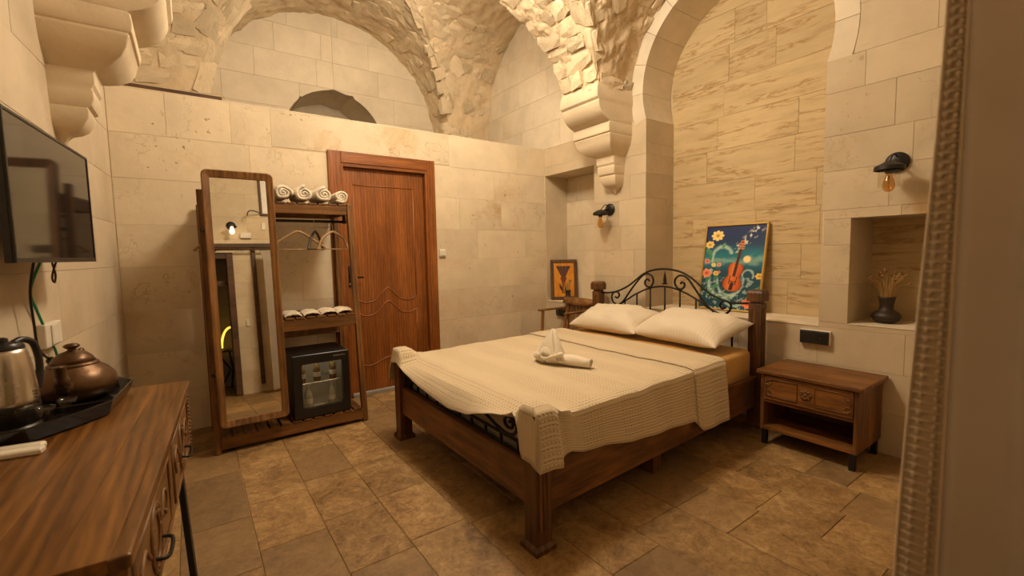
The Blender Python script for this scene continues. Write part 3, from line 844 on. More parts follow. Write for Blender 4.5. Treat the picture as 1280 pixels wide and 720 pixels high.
rx, ry, rz = REAR_POS
wl = thing('pendant_lamp', 'glass globe pendant lamp in the vault over the washroom', 'lamp', REAR_POS)
MB().tube([(rx,ry,4.30),(rx,ry,rz+.10)], .006, 8).build('cord', M['blackmetal'], wl, smooth=True)
MB().lathe((rx,ry,rz+.06), [(.02,.06),(.028,.04),(.03,0)], 16).build('lamp_holder', M['blackmetal'], wl, autos=40)
ld2 = bpy.data.lights.new('washroom_light', 'POINT'); ld2.energy = REAR_POWER; ld2.color = LAMP_COLOR; ld2.shadow_soft_size = .15
lo2 = bpy.data.objects.new('washroom_light', ld2); COL.objects.link(lo2); lo2.parent = wl

# ================================================================== bed
BO = Vector((1.18, 1.50, 0)); BS = .05
def B(x, y, z): return (BO.x+x, BO.y+y+BS*x, z)
bed = thing('bed', 'double bed with dark wooden posts and wrought iron headboard', 'bed', tuple(BO))
def bbox(x0,x1,y0,y1,z0,z1):
    return MB().hexa([B(x0,y0,z0),B(x1,y0,z0),B(x1,y1,z0),B(x0,y1,z0),B(x0,y0,z1),B(x1,y0,z1),B(x1,y1,z1),B(x0,y1,z1)])
BW = 1.68; PW = .092
def post(x, y, top, head):
    m = MB(); 
    def sq(z, h): return [B(x-h,y-h,z),B(x+h,y-h,z),B(x+h,y+h,z),B(x-h,y+h,z)]
    h = PW/2
    lp = [sq(0,h+.016),sq(.022,h+.016),sq(.036,h+.004),sq(.036,h),sq(.20,h)]
    if head: lp += [sq(top-.105,h),sq(top-.098,h-.010),sq(top-.088,h-.010),sq(top-.082,h+.012),sq(top-.022,h+.012),sq(top-.006,h+.004),sq(top,h-.004)]
    else: lp += [sq(top-.07,h),sq(top-.065,h-.008),sq(top-.058,h-.008),sq(top-.05,h+.008),sq(top-.01,h+.008),sq(top,h)]
    m.loft(lp); p = m.build('post', M['bedwood_z'], bed, bevel=.003)
    z1 = top-.14 if head else top-.10
    for off in (-.022, 0, .022):      # fluting ribs on the two outer faces
        MB().loft([[B(x-h-.003,y+off-.006,.46),B(x-h+.004,y+off-.008,.46),B(x-h+.004,y+off+.008,.46),B(x-h-.003,y+off+.006,.46)],
                   [B(x-h-.003,y+off-.006,z1),B(x-h+.004,y+off-.008,z1),B(x-h+.004,y+off+.008,z1),B(x-h-.003,y+off+.006,z1)]]).build('flute', M['bedwood_z'], p)
        MB().loft([[B(x+off-.006,y-h-.003,.10),B(x+off-.008,y-h+.004,.10),B(x+off+.008,y-h+.004,.10),B(x+off+.006,y-h-.003,.10)],
                   [B(x+off-.006,y-h-.003,z1),B(x+off-.008,y-h+.004,z1),B(x+off+.008,y-h+.004,z1),B(x+off+.006,y-h-.003,z1)]]).build('flute', M['bedwood_z'], p)
yn, yf_ = .046, BW-.046
post(.046, yn, .648, False); post(.046, yf_, .648, False); post(2.265, yn+.0, 1.04, True); post(2.265, yf_+.03, 1.04, True)
bbox(.09,2.22,.02,.06,.165,.395).build('side_rail', M['bedwood'], bed, bevel=.004)
bbox(.09,2.22,BW-.06,BW-.02,.165,.395).build('side_rail', M['bedwood'], bed, bevel=.004)
bbox(.02,.06,.09,BW-.09,.19,.388).build('foot_rail', M['bedwood_y'], bed, bevel=.004)
bbox(2.245,2.285,.09,BW-.06,.20,.45).build('head_rail', M['bedwood_y'], bed, bevel=.004)
bbox(.06,2.24,.06,BW-.06,.33,.352).build('bed_base', M['bedwood'], bed)
bbox(1.02,1.10,.10,.20,0,.33).build('middle_leg', M['bedwood_z'], bed, bevel=.004)
bbox(1.02,1.10,BW-.20,BW-.10,0,.33).build('middle_leg', M['bedwood_z'], bed, bevel=.004)
# head ironwork
HX = 2.265
def iron(name, pts, r, n=5, parent=None, seg=8, x=HX):
    return MB().tube(smooth_path([B(x,a,b) for a,b in pts], n), r, seg).build(name, M['iron'], parent or bed, smooth=True)
OUT = [(1.642,.923),(1.452,.94),(1.274,1.009),(1.108,1.121),(.996,1.166),(.857,1.181),(.705,1.161),(.59,1.106),(.48,1.022),(.391,.97),(.274,.933),(.178,.928),(.079,.937)]
INN = [(1.643,.789),(1.479,.797),(1.375,.825),(1.274,.882),(1.178,.937),(1.017,1.003),(.856,1.024),(.704,.998),(.551,.934),(.442,.871),(.338,.828),(.207,.801),(.076,.785)]
iron('arch_bar', OUT, .009); iron('arch_bar', INN, .008)
iron('scroll', [(1.013,1.068),(1.035,1.086),(1.062,1.066),(1.058,1.029),(1.006,1.013),(.973,1.06),(.984,1.11),(1.036,1.136),(1.097,1.112),(1.178,1.033),(1.25,.948),(1.324,.859),(1.387,.824),(1.452,.843),(1.471,.895),(1.447,.935),(1.395,.944),(1.372,.915),(1.398,.886),(1.426,.896)], .009, x=HX-.012)
iron('scroll', [(.689,1.055),(.679,1.072),(.656,1.063),(.654,1.035),(.684,1.011),(.724,1.022),(.748,1.061),(.738,1.101),(.695,1.129),(.628,1.109),(.552,1.018),(.478,.923),(.389,.847),(.313,.827),(.256,.86),(.243,.909),(.274,.938),(.313,.93),(.333,.901),(.314,.875),(.289,.889)], .009, x=HX-.012)
for y, z in ((1.479,.797),(1.312,.855),(1.166,.942),(1.013,1.003),(.857,1.024),(.704,.998),(.551,.934),(.398,.855),(.236,.806)):
    MB().tube([B(HX,y,.50),B(HX,y,z)], .008, 8).build('picket', M['iron'], bed, smooth=True)
iron('lower_bar', [(1.62,.50),(.07,.50)], .009, 1)
fin = MB()
yc = .857
prof = [(.028,1.045),(.030,1.055),(.012,1.062),(.020,1.075),(.016,1.10),(.009,1.135),(.001,1.168)]
fin.lathe(B(HX,yc,0), [(r*.8,z) for r,z in prof], 12); fin.build('finial', M['iron'], bed, autos=40)
# foot ironwork
FX = .045
iron('lower_bar', [(.09,.400),(BW-.09,.400)], .007, 1, x=FX); iron('upper_bar', [(.09,.452),(BW-.09,.452)], .008, 1, x=FX)
for k in range(10):
    y = .19+k*.1455
    MB().beam(B(FX,y,.40), B(FX,y,.452), .012, .012).build('picket', M['iron'], bed)
for mir in (0, 1):
    f = (lambda a: BW-a) if mir else (lambda a: a)
    iron('scroll', [(f(a),.452+(b-.452)*.78) for a,b in ((.262,.545),(.250,.555),(.232,.545),(.236,.518),(.262,.508),(.292,.520),(.298,.552),(.270,.578),(.228,.572),(.20,.535),(.21,.495),(.25,.468),(.31,.465),(.40,.49),(.48,.52))], .008, x=FX)

# mattress and sheet
def soft_box(x0,x1,y0,y1,z0,z1,r,name,mat,parent=None,root=None,wob=.004,seg=5):
    """rounded cushion-like box in bed coordinates"""
    m = MB(); nx, ny = 30, 24
    loops = []
    prof = [(z0,.03),(z0+r*.5,.0)]+[(z,0) for z in (lerp(z0,z1,.35),lerp(z0,z1,.65))]+[(z1-r*(1-math.sin(a)), r*(1-math.cos(a))) for a in [math.pi/2*k/seg for k in range(seg+1)]]
    pts = []
    def ring(ins):
        out = []
        X0,X1,Y0,Y1 = x0+ins,x1-ins,y0+ins,y1-ins
        rc = max(.01, .05-ins*.5)
        for cx, cy, a0 in ((X1-rc,Y0+rc,-math.pi/2),(X1-rc,Y1-rc,0),(X0+rc,Y1-rc,math.pi/2),(X0+rc,Y0+rc,math.pi)):
            for k in range(5):
                a = a0+math.pi/2*k/4; out.append((cx+rc*math.cos(a), cy+rc*math.sin(a)))
        return out
    for z, ins in prof:
        loops.append([Vector(B(x,y,z))+Vector((1,1,1))*fbm((x*2,y*2,z),3,2)*wob for x,y in ring(ins)])
    m.loft(loops)
    return m.build(name, mat, parent, smooth=True)
mt = soft_box(.10,2.20,.065,BW-.065,.354,.585,.035,'mattress',M['mattress'])
tag(mt, 'thick white mattress on the bed base under the sheet', 'mattress')
sh = soft_box(.75,2.212,.052,BW-.052,.365,.597,.04,'fitted_sheet',M['mustard'])
tag(sh, 'mustard yellow fitted sheet stretched over the mattress', 'sheet')

# coverlet
ZTOP = .606
HEM_F = [(-.05,.425),(.075,.43),(.095,.56),(.12,.635),(.20,.60),(.354,.556),(.55,.495),(.787,.466),(1.0,.478),(1.236,.504),(1.45,.545),(1.585,.585),(1.64,.575),(1.75,.555)]
HEM_S = [(-.05,.405),(.05,.41),(.12,.395),(.20,.43),(.28,.405),(.45,.385),(.65,.353),(.95,.325),(1.29,.295),(1.36,.225),(1.5,.215),(1.83,.20),(1.9,.20)]
def cover_foot(y, q):
    """q: 0 at the mattress, 1 at the foot hem -> (x, z)"""
    w = max(1-sstep(.075,.16,y), sstep(1.50,1.585,y)); hem = interp(HEM_F, y)
    key = [(.24,ZTOP), (.17,lerp(ZTOP,.615,w)), (.095,lerp(.585,.672,w)), (.045,lerp(.575,.676,w)), (-.004,lerp((hem*.55+.575*.45),.672,w)), (-.018,lerp(hem*.8+.575*.2,.62*.6+hem*.4,w)), (-.024,hem)]
    f = q*(len(key)-1); i = min(int(f), len(key)-2); t = f-i
    return lerp(key[i][0],key[i+1][0],t), lerp(key[i][1],key[i+1][1],t)
def cover_pt(a, b, lift=0.0):
    """a: length parameter (m, negative = foot hang), b: width parameter (m, negative = near hang)"""
    y = min(max(b, 0.0), BW)
    if a < 0: x, z = cover_foot(y, min(1,-a))
    else: x, z = .24 + a, ZTOP
    nearp = 1-sstep(.10,.20,x)
    edge = .012
    yy = y
    wr = fbm((x*2.2,y*2.2,1.3),1.6,3)*.006
    z += wr + lift
    if b < .06 and a >= 0: z -= (.06-max(b,0))**2*4
    if b < 0 or b > BW:
        q = -b if b < 0 else b-BW       # hang fraction 0..1
        hem = interp(HEM_S, x) if b < 0 else .42
        zt = z
        if a < 0: hem2 = min(zt, hem)
        else: hem2 = hem
        zz = lerp(zt-.014, hem2, q)
        off = .010 + .034*q - .022*math.exp(-((x-.165)/.028)**2)*(1-.4*q) + math.sin(x*9+1)*.008*q + math.sin(x*23)*.004*q
        if x < .14: off += .030*(1-sstep(.11,.16,x))
        return B(x, (-off+.02 if b < 0 else BW-.02+off), min(zz, zt)), (x, -.25*q if b<0 else BW+.25*q)
    # pull edges round
    yy = lerp(.010, BW-.010, y/BW)
    return B(x, yy, z), (x if a >= 0 else .24+a*.36, y)
def cover_mesh(as_, bs, lift=0.0):
    m = MB(); m.uv = []
    for b in bs:
        for a in as_:
            p, uv = cover_pt(a, b, lift); m.v.append(p); m.uv.append(uv)
    n = len(as_)
    for j in range(len(bs)-1):
        for i in range(n-1): m.f.append((j*n+i, j*n+i+1, (j+1)*n+i+1, (j+1)*n+i))
    return m
bs = [-1+k/14 for k in range(14)] + [0,.012,.024,.036,.05,.065,.08,.095,.11,.13,.15,.18] + [.18+(1.44-.18)*k/36 for k in range(1,37)] + [1.47,1.5,1.52,1.54,1.56,1.58,1.60,1.62,1.64,1.66,BW] + [BW+k/5 for k in range(1,6)]
as1 = [-1+k/24 for k in range(24)] + [1.46*k/70 for k in range(71)]
cov = cover_mesh(as1, bs).build('coverlet', M['coverlet'], None, smooth=True, solid=.006, fix=False)
tag(cov, 'cream waffle cotton coverlet draped over the bed', 'coverlet')
as2 = [1.075+(1.47-1.075)*k/26 for k in range(27)]
fold = cover_mesh(as2, bs, .011)
fold.v = [(p[0], p[1]-(.008 if p[2] < ZTOP-.02 and p[1] < 2.4 else 0), p[2]) for p in fold.v]
fo = fold.build('turned_back_fold', M['coverlet'], cov, smooth=True, solid=.007, fix=False)

# pillows
def pillow(cx, cy, w, d_, h, tilt, yaw, label, seed, z0):
    m = MB(); m.uv = []; nu, nv = 26, 20
    R = Matrix.Rotation(yaw,4,'Z') @ Matrix.Rotation(tilt,4,'Y')
    def pt(u, v, s):
        a = (abs(u)**2.6+0)**1; bb = abs(v)**2.6
        th = h*.5*max(0,(1-abs(u)**3.0))**.55*max(0,(1-abs(v)**3.0))**.55
        px = v*d_/2*(1-.07*(1-abs(u))**1*1.0*(abs(v)) - .06*(1-u*u)*abs(v)); py = u*w/2*(1-.07*(1-v*v)*abs(u))
        wr = (fbm((u*2.2+seed,v*2.2,s),1.5,3)*.022+abs(fbm((u*5+seed,v*3,s),1.5,2))*-.012)*(1-max(abs(u),abs(v))**6)
        return Vector((px, py, s*(th+wr) if s > 0 else -th*.62))
    for s in (1,-1):
        base = len(m.v)
        for j in range(nv+1):
            for i in range(nu+1):
                u = math.sin((i/nu-.5)*math.pi); v = math.sin((j/nv-.5)*math.pi)
                p = R @ pt(u,v,s); q = B(cx,cy,z0); m.v.append((q[0]+p.x,q[1]+p.y,q[2]+p.z)); m.uv.append((u*w/2+5, v*d_/2))
        for j in range(nv):
            for i in range(nu):
                f = (base+j*(nu+1)+i, base+j*(nu+1)+i+1, base+(j+1)*(nu+1)+i+1, base+(j+1)*(nu+1)+i); m.f.append(f if s > 0 else f[::-1])
    o = m.build('pillow', M['pillow'], None, smooth=True, fix=False)
    b = bmesh.new(); b.from_mesh(o.data); bmesh.ops.remove_doubles(b, verts=b.verts, dist=.0015); b.to_mesh(o.data); b.free()
    return tag(o, label, 'pillow', 'white pillows on the bed')
pillow(2.005, 1.22, .76, .47, .25, -.26, .05, 'white striped pillow on the side towards the wooden chair', 3, .715)
pillow(2.015, .47, .80, .48, .25, -.27, -.08, 'white striped pillow on the side towards the nightstand', 8, .725)

# towel folded into an animal on the bed
TC = B(.77, .68, ZTOP+.006)
tw = thing('folded_towel', 'white towel folded into a peaked animal figure on the coverlet', 'towel', TC)
def T3(px, py, pz): return (TC[0]+px*1.12, TC[1]+py*1.2, TC[2]+pz*1.08)
# rolled body lying along the picture's left-right (world -y)
def roll(p, q, r0, r1, name, flat=.75, spiral=True, parent=tw):
    p = Vector(p); q = Vector(q); d = (q-p); L = d.length; d.normalize(); s = d.cross(Vector((0,0,1))).normalized(); n = 14; m = MB(); loops = []
    for k in range(n+1):
        t = k/n; r = lerp(r0, r1, t)*(1+.10*math.sin(t*9+r0*50)); c = p + d*L*t
        loops.append([c + s*math.cos(a)*r*(1+.06*math.sin(3*a+t*5)) + Vector((0,0,1))*(math.sin(a)*r*flat + r*flat) for a in [2*math.pi*i/20 for i in range(20)]])
    m.loft(loops); o = m.build(name, M['towel'], parent, smooth=True)
    if spiral:
        sp = []
        for i in range(26):
            a = -.5+i*.42; rr = r1*(.92-.028*i)
            sp.append(q + d*.004 + s*math.cos(a)*rr + Vector((0,0,1))*(math.sin(a)*rr*flat + r1*flat))
        MB().tube(sp, r1*.085, 6).build('roll_edge', M['towel'], o, smooth=True)
    return o
roll(T3(-.03,.05,0), T3(.075,-.175,0), .050, .040, 'rolled_body')
roll(T3(-.045,.06,0), T3(-.01,.165,.0), .054, .040, 'rolled_tail', .8, False)
pk = MB()    # hollow peak: a folded cone with a slightly open front
for_l = []
for k in range(9):
    t = k/8; r = lerp(.105,.014,t**1.05); cz = lerp(.045,.205,t); cx_, cy_ = lerp(-.01,.015,t), lerp(.045,.055,t)
    for_l.append([T3(cx_+math.cos(a)*r*.62, cy_+math.sin(a)*r*(1.0 if math.sin(a)>0 else .95), cz + (.012*math.cos(2*a) if k < 3 else 0)) for a in [2*math.pi*i/24 for i in range(24)]])
pk.loft(for_l).build('peak', M['towel'], tw, smooth=True)
pf = MB().grid(lambda u,v: T3(-.055-.008*math.sin(v*3.1)+.065*v**1.2, lerp(lerp(-.050,.135,u), .055, v**1.0), .030+.178*v + .006*math.sin(u*6)*(1-v)), 10, 12)
pf.build('front_flap', M['towel'], tw, smooth=True, solid=.008, fix=False)
sf = MB().tube(smooth_path([T3(-.06,.11,.05),T3(-.065,.04,.035),T3(-.05,-.03,.06),T3(-.02,-.06,.075)],6), [.016]*18+[.012], 10)
sf.build('cross_fold', M['towel'], tw, smooth=True)

# ================================================================== nightstand
ns = thing('nightstand', 'low wooden nightstand with one carved drawer and black legs', 'nightstand', (3.36,1.20,0))
X0,X1,Y0,Y1 = 3.155,3.58,.925,1.485
MB().box(3.135,3.59,.900,1.510,.492,.52).build('top', M['standwood'], ns, bevel=.006)
for y0,y1 in ((Y0,Y0+.022),(Y1-.022,Y1)): MB().box(X0,X1,y0,y1,.105,.492).build('side_panel', M['standwood_z'], ns, bevel=.002)
MB().box(X1-.015,X1,Y0+.022,Y1-.022,.105,.492).build('back_panel', M['standwood'], ns)
MB().box(X0+.002,X1-.015,Y0+.022,Y1-.022,.105,.132).build('bottom_shelf', M['standwood'], ns, bevel=.002)
MB().box(X0+.004,X1-.015,Y0+.022,Y1-.022,.300,.318).build('divider', M['standwood'], ns)
dr = MB().box(X0-.006,X0+.30,Y0+.026,Y1-.026,.322,.486).build('drawer', M['standwood'], ns, bevel=.003)
ym = (Y0+Y1)/2; xf = X0-.008
def relief(pts, r, name, parent, mat, closed=False): return MB().tube(smooth_path(pts,4) if not closed else pts, r, 6, closed).build(name, mat, parent, smooth=True)
ro = MB(); 
for k in range(8):
    a = 2*math.pi*k/8; c = (xf, ym+.022*math.cos(a), .404+.022*math.sin(a)); ro.lathe(c, [(.014,0),(.012,.004),(.006,.007)], 10, (-1,0,0))
ro.lathe((xf,ym,.404), [(.014,0),(.012,.006),(.004,.010)], 12, (-1,0,0)); ro.build('carved_rosette', M['standwood'], dr, smooth=True)
for y0,y1 in ((Y0+.04,ym-.05),(ym+.05,Y1-.04)):
    relief([(xf,y0,.345),(xf,y1,.345),(xf,y1,.465),(xf,y0,.465)], .0035, 'carved_border', dr, M['standwood'], True)
for sy in (-1,1):
    yc_ = ym+sy*.225
    for dz in (-1,1):
        relief([(xf,yc_-.02*sy,.405+dz*.055),(xf,yc_+.01*sy,.405+dz*.05),(xf,yc_+.02*sy,.405+dz*.03),(xf,yc_,.405+dz*.02),(xf,yc_-.015*sy,.405+dz*.035)], .004, 'carved_leaf', dr, M['standwood'])
for x in (X0+.02,X1-.03):
    for y in (Y0+.025,Y1-.025): MB().box(x-.016,x+.016,y-.016,y+.016,0,.105).build('leg', M['blackmetal'], ns, bevel=.002)

# ================================================================== sockets and switches
def socket(name, label, c, n, u, w, h, mat, rim, holes):
    """c centre on the wall, n outward normal, u horizontal direction"""
    c = Vector(c); n = Vector(n); u = Vector(u); z = Vector((0,0,1))
    t = thing(name, label, 'socket', tuple(c))
    def pl(w_, h_, d0, d1, nm, m_, cu=0, par=t):
        pts = [c+u*(cu+a*w_/2)+z*(b*h_/2)+n*d for d in (d0,d1) for a,b in ((-1,-1),(1,-1),(1,1),(-1,1))]
        return MB().hexa(pts).build(nm, m_, par, bevel=.003)
    pl(w, h, 0, .030 if rim else .022, 'back_box', rim or mat)
    if rim: pl(w-.008, h-.006, .030, .038, 'plate', mat)
    k = len(holes)
    for i, hk in enumerate(holes):
        cu = (i-(k-1)/2)*w/k
        q = pl(w/k-.016, h-.02, .036, .040 if rim else .028, 'insert', mat, cu)
        if hk == 'round':
            MB().lathe(c+u*cu+n*.040, [(.024,0),(.024,.004),(.020,.004),(.019,-.004)], 20, n, False).build('socket_ring', mat, q)
            for s in (-1,1): MB().lathe(c+u*(cu+s*.009)+n*.038, [(.0025,0),(.0025,.004)], 8, n).build('pin_hole', M['steel'], q)
    return t
socket('wall_socket', 'black double socket and switch plate above the nightstand', (XR,1.322,.712), (-1,0,0), (0,-1,0), .19, .10, M['blackplastic'], M['whiteplastic'], ['plain','round'])
socket('wall_socket', 'black socket on the wall behind the wooden chair', (XR,4.02,.63), (-1,0,0), (0,-1,0), .16, .09, M['blackplastic'], None, ['plain','round'])
def switch_knob():
    t = thing('light_switch', 'small white light switch on the wall beside the door', 'switch', (2.178,YB,1.365))
    MB().box(2.14,2.216,YB-.022,YB,1.325,1.405).build('switch_box', M['whiteplastic'], t, bevel=.008)
    MB().box(2.152,2.204,YB-.030,YB-.022,1.338,1.392).build('rocker', M['whiteplastic'], t, bevel=.006)
switch_knob()

# ================================================================== wall sconces
def sconce(label, base, mat=M['blackmetal']):
    x, y, z = base
    t = thing('wall_lamp', label, 'lamp', base, 'black wall lamps with bare bulbs')
    MB().lathe((x,y,z), [(.062,0),(.062,.012),(.050,.024),(.016,.028)], 24, (-1,0,0)).build('wall_plate', mat, t, autos=40)
    MB().tube([(x-.02,y,z),(x-.075,y,z-.006),(x-.165,y,z-.030),(x-.172,y,z-.02)], .008, 8).build('arm', mat, t, smooth=True)
    MB().tube(smooth_path([(x-.02,y,z+.035),(x-.08,y,z+.045),(x-.15,y,z-.015)],6), .004, 6).build('stay', mat, t, smooth=True)
    cx, cz = x-.150, z-.035
    MB().lathe((cx,y,cz), [(.024,.026),(.034,.020),(.074,-.002),(.076,-.024),(.072,-.026),(.068,-.006),(.02,.004)], 28).build('shade', mat, t, autos=50)
    MB().lathe((cx,y,cz-.045), [(.020,.05),(.022,.01),(.018,0)], 16).build('bulb_holder', mat, t, autos=40)
    b = MB().lathe((cx,y,cz-.155), [(.002,0),(.016,.004),(.028,.020),(.031,.040),(.026,.068),(.018,.09),(.015,.112)], 20, cap=False).build('bulb', M['amberglass'], t, smooth=True)
    MB().tube([(cx-.006,y,cz-.06),(cx-.008,y,cz-.12),(cx,y,cz-.13),(cx+.008,y,cz-.12),(cx+.006,y,cz-.06)], .0015, 5).build('filament', M['brass'], b, smooth=True)
    return t, (cx,y,cz)
s1, _ = sconce('black wall lamp with bare amber bulb above the square niche', (XR,.908,1.862))
c_ = (XR-.150,.908,1.827)
MB().lathe((c_[0],c_[1],c_[2]-.125), [(.052,0),(.052,.10),(.050,.108)], 24, cap=False).build('glass_sleeve', M['glass'], s1, smooth=True)
sconce('black wall lamp with bare amber bulb below the carved corbel', (XR,3.25,1.782))

# ================================================================== paintings
def mixc(a, b, t): return tuple(lerp(x, y, t) for x, y in zip(a, b))
def lin(r, g, b): return tuple((v/255)**2.2 for v in (r,g,b))
def violin_px(u, v):
    """u 0..1 left-right, v 0..1 bottom-top"""
    n = fbm((u*3,v*4,2.1),1.6,4); n2 = fbm((u*12,v*16,5.7),1.5,3)
    # sky to sea
    c = mixc(lin(14,70,92), lin(16,38,92), sstep(.55,1.0,v))
    c = mixc(c, lin(20,120,135), max(0,sstep(.42,.62,v)-sstep(.62,.80,v))*.9)
    c = mixc(c, lin(150,185,160), max(0,sstep(.50,.56,v+n*.06)-sstep(.57,.63,v+n*.05))*.55)
    c = mixc(c, lin(10,52,66), (1-sstep(.05,.5,v))*.5+n*.2)
    # milky way, upper right
    dd = abs((u-.62)*.75-(v-.78)*1.0-.02); s = max(0,1-dd/.10)
    if v > .66 and u > .5 and n2 > .25: c = mixc(c, lin(215,220,200), min(1,s*1.3))
    # moon
    r = math.hypot((u-.74)*1.0,(v-.595)*1.5)
    if r < .075: c = mixc(lin(255,225,160), c, sstep(.045,.075,r))
    # swirling wave ribbons
    for (cx,cy,rad,a0,a1,w) in ((.32,.62,.17,.3,3.6,.045),(.42,.36,.30,2.6,5.4,.05),(.50,.33,.22,3.0,6.6,.03),(.78,.40,.09,-.5,3.4,.025),(.60,.22,.24,3.4,6.2,.03)):
        dx, dy = u-cx, (v-cy)*1.35; rr = math.hypot(dx,dy); an = math.atan2(dy,dx)
        for k in (0, 2*math.pi):
            if a0 <= an+k <= a1:
                q = abs(rr-rad-n2*.012)/w
                if q < 1: c = mixc(c, mixc(lin(205,225,205), lin(60,150,150), q), .75*(1-q*q))
    # foam specks at the bottom
    if v < .38 and n2 > .33: c = mixc(c, lin(185,210,195), .55)
    if v < .30 and n2 < -.38: c = mixc(c, lin(20,90,80), .7)
    # leaves on the left
    for i,(lx_,ly_,an,ln) in enumerate(((.08,.55,1.2,.16),(.14,.62,2.0,.15),(.18,.50,.6,.14),(.06,.30,1.0,.18),(.16,.24,.4,.18),(.10,.14,.8,.16),(.25,.12,.2,.16),(.05,.66,1.6,.14),(.30,.72,1.1,.12),(.20,.33,.9,.15))):
        du = (u-lx_); dv = (v-ly_)*1.35; x_ = du*math.cos(an)+dv*math.sin(an); y_ = -du*math.sin(an)+dv*math.cos(an)
        if 0 < x_ < ln:
            wd = .028*math.sin(math.pi*x_/ln)
            if abs(y_) < wd: c = mixc(lin(28,110,84), lin(110,170,120), abs(y_)/wd*.6+.2*(i%3))
    # flowers
    for (fx,fy,fr,c1,c2,pet) in ((.20,.885,.115,lin(236,196,80),lin(250,225,140),8),(.075,.775,.085,lin(225,180,80),lin(245,215,130),7),(.07,.425,.10,lin(214,95,60),lin(240,150,110),7),(.06,.57,.055,lin(205,70,80),lin(235,150,140),6),(.18,.525,.045,lin(235,200,90),lin(245,225,140),6),(.28,.53,.045,lin(220,110,100),lin(240,170,150),6),(.24,.425,.055,lin(225,180,60),lin(240,210,110),6),(.965,.40,.07,lin(225,170,50),lin(245,205,90),6),(.83,.085,.11,lin(214,85,55),lin(240,140,95),7),(.62,.50,.0,lin(0,0,0),lin(0,0,0),5),(.29,.44,.03,lin(220,90,80),lin(240,150,130),5)):
        if fr <= 0: continue
        dx, dy = u-fx, (v-fy)*1.75; rr = math.hypot(dx,dy); an = math.atan2(dy,dx)
        lim = fr*(.72+.28*abs(math.cos(an*pet/2)))
        if rr < lim:
            c = mixc(c1, c2, min(1, rr/lim*1.1)) if rr > fr*.28 else mixc(c1, lin(150,70,20), .55)
    # violin, leaning a little to the right
    cx0, cy0 = .545, .36; a = -.16
    du = (u-cx0); dv = (v-cy0)*1.36
    x_ = du*math.cos(a)-dv*math.sin(a)*-1*-1; x_ = du*math.cos(a)+dv*math.sin(a); y_ = -du*math.sin(a)+dv*math.cos(a)
    hw = interp([(-.20,0),(-.19,.085),(-.15,.150),(-.08,.172),(-.02,.150),(.03,.112),(.06,.105),(.10,.118),(.16,.135),(.21,.130),(.25,.09),(.27,.0)], y_) if -.20 < y_ < .27 else 0
    if hw and abs(x_) < hw:
        e = abs(x_)/hw; c = mixc(lin(214,104,38), lin(150,44,16), e**2.2*.9); c = mixc(c, lin(240,150,70), max(0,.5-abs(x_+.05)*6)*.7)
        if e > .93: c = lin(92,26,12)
        if abs(abs(x_)-.055) < .007 and -.09 < y_ < .04: c = lin(50,16,8)
        if abs(y_+.045) < .008 and abs(x_) < .05: c = lin(70,30,12)
        if abs(x_) < .030 and -.185 < y_ < -.06: c = lin(60,24,12)
    if abs(x_) < .026 and .04 < y_ < .50: c = mixc(lin(52,28,20), lin(98,52,30), abs(x_)/.026)
    if abs(x_) < .018 and .50 <= y_ < .60: c = lin(150,70,30)
    if math.hypot(x_,y_-.60) < .035: c = lin(200,110,50) if math.hypot(x_,y_-.60) > .015 else lin(110,40,20)
    for sy_ in (.50,.535,.57):
        if abs(y_-sy_) < .009 and abs(x_) < .055: c = lin(205,140,90)
    return tuple(max(0,min(1,q)) for q in c)
def lotus_px(u, v):
    c = mixc(lin(222,150,40), lin(196,120,30), .5+.5*fbm((u*4,v*4,1),1.2,3))
    dark = lin(38,26,22); x = u-.48
    # flower fan
    if .52 < v < .90:
        t = (v-.52)/.38; w = .05+.30*t
        if abs(x) < w:
            k = math.sin((x/w)*13); c = mixc(dark, lin(60,54,62), .5+.5*k) if k > -.35 else lin(120,62,30)
            if abs(x/w) > .8 and t > .75: c = lin(30,22,20)
    if .38 < v <= .56 and abs(x) < .05+.11*(v-.38)/.18: c = mixc(lin(130,58,32), dark, abs(x)*5)
    if .12 < v <= .42 and (abs(x) < .020 or abs(abs(x)-.055) < .014): c = dark
    for s in (-1,1):
        dx, dy = x*s-.09, v-.20; a = math.atan2(dy,dx); r = math.hypot(dx,dy)
        y_ = v-.16; yc2 = .05+.9*y_
        if .14 < v < .40:
            cc = .06+ .55*(v-.14); wd = .055*math.sin(math.pi*(v-.14)/.26)
            if abs(x*s-cc) < wd: c = mixc(dark, lin(90,48,26), .4 if abs(x*s-cc) > wd*.6 else 0)
    if .10 < v < .14 and abs(x) < .16 and int((x+.3)/.05)%2 == 0: c = dark
    return c
